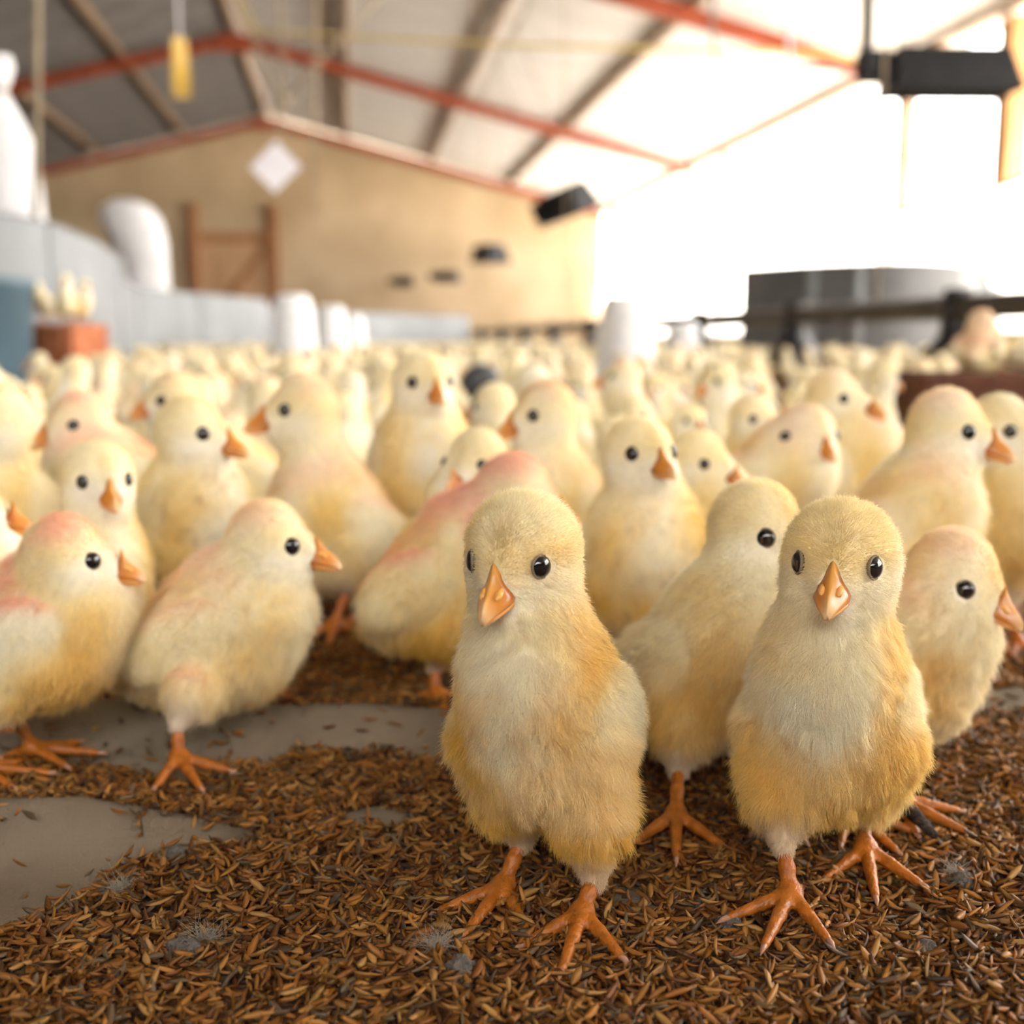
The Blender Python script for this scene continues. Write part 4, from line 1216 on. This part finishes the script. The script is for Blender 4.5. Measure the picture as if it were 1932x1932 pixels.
spec_chick('tall chick with tan face and white breast facing right, by the dark brown block',
           [(1580, 1100), (1630, 1100)], (1600, 890), (1580, 752), 60, 70, hp=-6, tilt=58, s=1.15, yel=.5, white=.7, pink=.2, hairs=11000, res=.0018, seed=113, detail=1, neck=1.05)
spec_chick('large long necked chick facing right in front of the dark brown block',
           [(1720, 1300), (1790, 1290)], (1695, 1005), (1800, 812), 66, 76, hp=-8, tilt=50, s=1.15, yel=.45, white=.6, pink=.25, hairs=24000, res=.0014, seed=127, detail=1, neck=.88, fat=.86)
spec_chick('chick cut off by the right edge behind the long necked chick',
           [(1870, 1230), (1920, 1230)], (1895, 960), (1898, 812), 35, 60, hp=-6, tilt=55, s=1.1, yel=.5, white=.55, hairs=12000, res=.0016, seed=131, detail=1)
spec_chick('chick at the left edge of which only an orange beak shows',
           [(-90, 1380), (-50, 1390)], (-100, 1110), (-75, 955), 60, 78, hp=-8, tilt=46, s=1.05, yel=.4, white=.4, hairs=8000, res=.0018, seed=137, detail=1)
# ------------------------------------------------------------------ the crowd behind
def crowd_pose(k):
    r = np.random.default_rng(500 + k)
    q = Pose(); q.s = 1.05; q.yel = r.uniform(.15, .55); q.white = r.uniform(.3, .9); q.pink = [0, 0, .3, 0, .55, 0, 0, .2, 0, 0][k % 10]
    q.soil = 0; q.fat = r.uniform(.92, 1.05); q.neck = r.uniform(.95, 1.15); q.seed = 300 + k; q.eye = EYE; q.hairw = 1
    st = r.uniform(0, 1)                                  # how far the neck is stretched
    q.B = np.array([-.004, 0, .052]); tl = 36 + 18 * st
    q.Rb = rot_axes(dirv(0, math.radians(tl)))
    hy = r.uniform(-.7, .7)
    q.H = np.array([.020 - .006 * st, .004 * hy, .086 + .024 * st]); q.Rh = rot_axes(dirv(hy, math.radians(r.uniform(-14, 2))))
    q.nb = np.zeros(3)
    legs = []
    for sg in (-1, 1):
        f = np.array([r.uniform(-.006, .010), sg * .014, 0])
        legs.append((f, f * np.array([.8, .85, 0]) + np.array([-.006, 0, .022]), r.uniform(-.2, .2)))
    return q, legs
PROTO = []
for k in range(10):
    q, legs = crowd_pose(k)
    PROTO.append(build_chick(q, (0, 0, 0), 0, 'chick', .0026, 0, 1, legs))
def merged(root):
    """one mesh with the parts of a prototype, for chicks too small in view to show them"""
    Vs, Fs, Cs, n = [], [], [], 0
    for ch in root.children_recursive:
        me = ch.data; v = np.zeros(len(me.vertices) * 3, np.float32); me.vertices.foreach_get('co', v); v = v.reshape(-1, 3)
        if 'Col' in me.color_attributes:
            c = np.zeros(len(v) * 4, np.float32); me.color_attributes['Col'].data.foreach_get('color', c); c = c.reshape(-1, 4)[:, :3]
        else: c = np.full((len(v), 3), .006, np.float32)
        for p in me.polygons: Fs.append([i + n for i in p.vertices])
        Vs.append(v); Cs.append(c); n += len(v)
    return np.concatenate(Vs), Fs, np.concatenate(Cs)
FAR = []
for k in range(10):
    q, legs = crowd_pose(k); q.hocks = [l[1] for l in legs]; q.fns = chick_sdf(q)
    V, F, N = nets(q.fns[0], np.array([-.06, -.035, .015]), np.array([.05, .035, .14]), .0062, 2)
    C = chick_colours(q, V, N); Vs = [V]; Fs = F.tolist(); Cs = [C]; n = len(V)
    face_points(q)
    w = lambda P: q.H + q.Rh @ np.array(P)
    bx = q.bx
    bk = np.array([w((bx - .002, .004, -.002)), w((bx - .002, -.004, -.002)), w((bx - .001, 0, -.008)), w((bx, 0, .003)), w((bx + .010, 0, -.006))])
    Vs.append(bk); Fs += [[n, n + 1, n + 4], [n + 1, n + 2, n + 4], [n + 2, n, n + 4], [n + 3, n + 4, n + 1], [n + 3, n, n + 4]]; Cs.append(np.tile(ORANGE * 1.1, (5, 1))); n += 5
    for sg in (-1, 1):
        e = q.eyes[sg]; c0 = q.H + q.Rh @ (e + np.array([0, sg * .0006, 0]))
        X, Z = q.Rh[:, 0] * .0032, q.Rh[:, 2] * .0032
        Vs.append(np.array([c0 + X, c0 + Z, c0 - X, c0 - Z, c0 + q.Rh[:, 1] * sg * .001])); Fs += [[n, n + 1, n + 4], [n + 1, n + 2, n + 4], [n + 2, n + 3, n + 4], [n + 3, n, n + 4]]; Cs.append(np.full((5, 3), .006)); n += 5
    for f, hk, fy in legs:
        t = MB().tube([hk + np.array([0, 0, .006]), f], .0024, 4, False); t.box((f[0] - .006, f[1] - .006, 0), (f[0] + .018, f[1] + .006, .003))
        Vs.append(np.array(t.v)); Fs += [[i + n for i in fc] for fc in t.f]; Cs.append(np.tile(np.array([.6, .16, .03]), (len(t.v), 1))); n += len(t.v)
    FAR.append((np.concatenate(Vs), Fs, np.concatenate(Cs)))
me_far = []
for V, F, C in FAR: me_far.append(mesh_np('chick', V, F, M['skin'], True, C))

# where they may stand: between the guard sheets, clear of things already placed
taken = []
for o in COL.objects:
    if o.parent is None and o.get('category') in ('chick',) and o not in PROTO: taken.append((o.location.x, o.location.y, .070))
    if o.parent is None and o.get('category') in ('drinker',): taken.append((o.location.x, o.location.y, .16))
    if o.parent is None and o.get('category') in ('shade_tub',): taken.append((o.location.x, o.location.y, .25))
    if o.parent is None and o.get('category') in ('bowl',): taken.append((o.location.x, o.location.y, .10))
taken += [(BLc[0], BLc[1], .16), (BRc[0], BRc[1], .12), (BRc[0] - .1, BRc[1], .12), (BRc[0] + .1, BRc[1], .12)]
for y in (1.55, 2.62, 3.72, 4.75, 6.0, 7.3, 8.7, 10.2, 11.9): taken.append((FX, 1.2 + y, .17))
def left_edge(y): return np.interp(y, [0, 2.2, 2.75, 3.2, 3.9, 4.7, 5.6, 7.4, 7.8, 8.5, 9.2, 10.2, 11.2, 12.6], [-1.5, -1.4, -.78, -.68, -.69, -.77, -.92, -1.1, -.95, -.68, -.40, -.06, .40, 1.6])
def right_edge(y): return np.interp(y, [0, 4.2, 4.3, 5.2, 6.9, 7.2, 13], [3.0, 3.0, 1.62, 1.62, 1.62, 3.2, 3.2])
cell = {}
def key(x, y): return (int(math.floor(x / .2)), int(math.floor(y / .2)))
def free(x, y, d):
    kx, ky = key(x, y)
    for i in (-2, -1, 0, 1, 2):
        for j in (-2, -1, 0, 1, 2):
            for (a, b_, r) in cell.get((kx + i, ky + j), ()):
                if (a - x) ** 2 + (b_ - y) ** 2 < (max(d, r)) ** 2: return False
    return True
for t in taken: cell.setdefault(key(t[0], t[1]), []).append(t)
spots = []
tries = 0
ymax = 11.8
while tries < 120000 and len(spots) < 2500:
    tries += 1
    y = .78 + (ymax - .78) * RNG.random() ** 1.35
    x = RNG.uniform(left_edge(y), right_edge(y))
    p = np.array([x, y, .08]); D = depth(p)
    u = 966 + FPX * ((p - CAM) @ RGT) / D
    if D < .84 or u < -60 or u > 1990: continue
    d = .082 + .012 * min(D / 3, 2)
    if abs(x - FX) < .03: continue
    # clear floor in front of the dark block, the tipped bowl, the feeder pan and the big drinker
    if (D < 1.45 and u > 1640) or (D < 2.5 and 850 < u < 960) or (1.5 < D < 3.7 and 1430 < u < 1560) or (1.8 < D < 3.2 and 1105 < u < 1250): continue
    if not free(x, y, d): continue
    cell.setdefault(key(x, y), []).append((x, y, .06)); spots.append((D, x, y, u))
spots.sort()
HUE = ['cream', 'pale yellow', 'rosy crowned', 'cream', 'pink backed', 'pale', 'creamy', 'peach crowned', 'light yellow', 'cream']
def zone(D, x, u):
    if x > 1.05: return ('small blurred chick of the dense flock under the dark feed pipe on the right', 'flock by the feed pipe')
    if u < 560: return ('small blurred chick of the dense flock before the grey guard sheets on the left', 'flock before the guard sheets')
    return ('small blurred chick of the dense flock around the white drinkers in the middle', 'flock around the drinkers')
# short names of what stands out nearby, with its place in the picture
MARK = [(190, 880, 'the white foreheaded chick'), (372, 800, 'the speckled throat chick'), (318, 740, 'the tan chick looking left'), (562, 760, 'the tall peach shouldered chick'),
        (140, 790, 'the pink backed chick'), (802, 720, 'the slender upright chick'), (896, 860, 'the chick with lowered head'), (1018, 770, 'the peach crowned chick'), (1212, 850, 'the stained breast chick'),
        (1330, 860, 'the yellowish chick facing right'), (1424, 780, 'the buff chick by the feeder pan'), (1527, 815, 'the peach faced chick'), (1580, 745, 'the tall tan faced chick'), (1800, 800, 'the long necked chick'),
        (1895, 800, 'the chick cut by the right edge'), (910, 735, 'the tipped dark bowl'), (140, 650, 'the terracotta block'), (1180, 640, 'the big white drinker'), (553, 640, 'the widest drinker of the left row'),
        (1288, 650, 'the small drinker with red trough'), (1490, 670, 'the black feeder pan'), (1820, 730, 'the dark brown block'), (20, 660, 'the bluish shade'), (975, 930, 'the nearest chick')]
LABELS = set()
def own_label(D, x, y, u, k, rz):
    p = np.array([x, y, .085]); v = 966 - FPX * ((p - CAM) @ UPV) / D
    th = math.degrees(rz - math.atan2(-y, -x)) % 360
    face = ['facing ahead', 'turned right', 'seen from behind', 'turned left'][int(((th + 45) % 360) // 90)]
    ds = sorted((math.hypot(u - a, (v - b) * 1.5), a, b, n) for a, b, n in MARK)
    for (_, a, b, n) in ds[:9]:
        side = ('left of ' if u < a - 25 else 'right of ' if u > a + 25 else 'straight behind ')
        for deg in ('just ', 'farther '):
            if (deg == 'just ') != (abs(u - a) < 70) and side != 'straight behind ': continue
            lab = '%s chick %s, blurred, %s%s%s' % (HUE[k], face, deg if side != 'straight behind ' else '', side, n)
            if lab not in LABELS and len(lab.split()) <= 16:
                LABELS.add(lab); return lab
    return None
used = set()
rest_V, rest_F, rest_C, nn = [], [], [], 0
for i, (D, x, y, u) in enumerate(spots[:290]):
    k = int(RNG.integers(10)); rz = RNG.uniform(0, 6.283); sc = RNG.uniform(.88, 1.10)
    if i < 130:
        if k not in used: o = PROTO[k]; used.add(k)
        else: o = copy_tree(PROTO[k])
    else: o = link_mesh('chick', me_far[k])
    o.location = (x, y, -.003); o.rotation_euler = (0, 0, rz); o.scale = (sc, sc, sc)
    lab, grp = zone(D, x, u)
    own = own_label(D, x, y, u, k, rz) if D < 3.8 else None
    tag(o, own or lab, 'chick', grp)
for k in range(10):
    if k not in used:
        for c in list(PROTO[k].children): bpy.data.objects.remove(c)
        bpy.data.objects.remove(PROTO[k])
for (D, x, y, u) in spots[290:]:
    V, F, C = FAR[int(RNG.integers(10))]
    a = RNG.uniform(0, 6.283); sc = RNG.uniform(.9, 1.12); c, s_ = math.cos(a) * sc, math.sin(a) * sc
    Vr = np.c_[V[:, 0] * c - V[:, 1] * s_ + x, V[:, 0] * s_ + V[:, 1] * c + y, V[:, 2] * sc - .003]
    rest_V.append(Vr); rest_F += [[j + nn for j in f] for f in F]; rest_C.append(C * RNG.uniform(.85, 1.02)); nn += len(V)
o = link_mesh('flock', mesh_np('flock', np.concatenate(rest_V), rest_F, M['skin'], True, np.clip(np.concatenate(rest_C), 0, 1)))
tag(o, 'rest of the pale yellow flock filling the floor to the far end of the shed', 'flock', kind='stuff')
# chicks perched on the clay blocks
def perch(k, u, v, D, rz, sc, lab, z=None):
    src = [p for j, p in enumerate(PROTO) if j in used][k % len(used)]
    o = copy_tree(src); q = W(u, v, D); o.location = (q[0], q[1], z); o.rotation_euler = (0, 0, rz); o.scale = (sc,) * 3; tag(o, lab, 'chick')
zt = .181
perch(0, 85, 640, 2.47, -2.6, .80, 'chick perched on the terracotta block, on its left side', zt)
perch(3, 128, 640, 2.42, -1.2, .82, 'chick perched on the terracotta block, in the middle', zt)
perch(5, 158, 640, 2.52, -.5, .78, 'chick perched on the terracotta block, nearest the guard sheet', zt)
def sitting(k):
    q, legs = crowd_pose(k); q.B = np.array([-.004, 0, .026]); q.Rb = rot_axes(dirv(0, .35)); q.H = np.array([.024, .006, .054]); q.Rh = rot_axes(dirv(.5, -.1))
    legs = [(np.array([.006, sg * .014, 0]), np.array([-.004, sg * .013, .011]), 0) for sg in (-1, 1)]
    return build_chick(q, (0, 0, 0), 0, 'chick', .0022, 6000, 1, legs)
def sit(k, u, D, rz, lab, z):
    o = sitting(k); q = W(u, 700, D); o.location = (q[0], q[1], z); o.rotation_euler = (0, 0, rz); tag(o, lab, 'chick')
zt = BRt[2]
sit(4, 1848, 1.30, .9, 'chick with orange back resting on the dark brown clay block', zt)
sit(6, 1968, 1.30, -.6, 'chick on the dark brown clay block, cut by the right edge', zt)

# ------------------------------------------------------------------ clods, tufts and a twig on the litter
mat_clod = noise_mat('dried_dropping', (.10, .085, .07), (.26, .225, .19), 140, .9, bump=.8, bscale=600)
def clod(label, u, v, r, seed):
    g = G(u, v)
    def f(p):
        d = ell(p, np.array([0, 0, r * .5]), np.array([r, r * .8, r * .72]))
        d = smin(d, ell(p, np.array([r * .6, -r * .3, r * .3]), np.array([r * .6, r * .5, r * .45])), r * .3)
        return d + (vnoise(p, 1.6 / r, seed) - .5) * r * .5 + (vnoise(p, 5 / r, seed + 1) - .5) * r * .18
    V, F, N = nets(f, (-1.6 * r, -1.4 * r, -.6 * r), (1.8 * r, 1.4 * r, 1.6 * r), r * .13)
    o = link_mesh('dropping', mesh_np('dropping', V, F, mat_clod), None, (g[0], g[1], float(litter_z(g[None, :2])[0])))
    o.rotation_euler = (0, 0, seed); tag(o, label, 'dropping', 'dried droppings on the litter')
clod('largest grey dropping, at the front below the nearest chick', 866, 1840, .0040, 1)
clod('grey dropping beside the foot of the white breasted chick', 1378, 1738, .0038, 2)
clod('grey dropping on the litter right of the white breasted chick', 1815, 1668, .0040, 3)
clod('dark grey dropping near the front right corner', 1745, 1790, .0034, 4)
clod('greyish dropping at the left front by the bare grey sheet', 330, 1612, .0034, 5)
clod('small dark dropping at the bottom middle under the chick feet', 1330, 1700, .0028, 6)
clod('flat dropping at the lower left on loose husks', 345, 1800, .0042, 7)
mat_down = attr_mat('shed_down', rough=.9, spec=.1, trans=.4)
def tuft(label, u, v, r, seed):
    rng = np.random.default_rng(seed); g = G(u, v); n = 150
    d = rng.normal(0, 1, (n, 3)); d[:, 2] = np.abs(d[:, 2]) * .5; d /= np.linalg.norm(d, axis=1, keepdims=True)
    root_p = rng.normal(0, r * .25, (n, 3)) * (1, 1, .2)
    L = r * rng.uniform(.5, 1.3, (n, 1)); cv = rng.normal(0, .4, (n, 3))
    pts = np.stack([root_p, root_p + d * L * .5, root_p + (d + cv) * L], 1).astype(np.float32)
    hc = bpy.data.hair_curves.new('tuft'); hc.add_curves([3] * n); hc.attributes['position'].data.foreach_set('vector', pts.ravel())
    rad = hc.attributes.new('radius', 'FLOAT', 'POINT') if 'radius' not in hc.attributes else hc.attributes['radius']
    rad.data.foreach_set('value', np.tile(np.array([.00007, .00005, .00002], np.float32), n))
    ca = hc.attributes.new('Col', 'FLOAT_COLOR', 'CURVE'); c = np.ones((n, 4), np.float32); c[:, :3] = (.40, .36, .30); ca.data.foreach_set('color', c.ravel())
    hc.materials.append(mat_down)
    o = bpy.data.objects.new('down_tuft', hc); COL.objects.link(o); o.location = (g[0], g[1], float(litter_z(g[None, :2])[0]) + .003)
    tag(o, label, 'feather')
tuft('tuft of whitish down on the husks below the nearest chick', 825, 1805, .0045, 1)
tuft('tuft of pale down on the litter at the left front', 228, 1678, .0042, 2)
tuft('wisp of grey down on the husks at the front, left of the large dropping', 390, 1775, .0050, 3)
tuft('wisp of down lying on the husks at the right front', 1800, 1655, .0035, 4)
a, c = G(1690, 1545), G(1762, 1600)
m = MB(); m.tube([a + (0, 0, .005), a * .6 + c * .4 + (0, 0, .006), c + (0, 0, .004)], [.0016, .0024, .0012], 7)
tag(m.build('twig', noise_mat('dark_bark', (.03, .022, .018), (.07, .05, .04), 200, .9, bump=.6), smooth=True), 'dark twig lying on the litter behind the white breasted chick', 'twig')
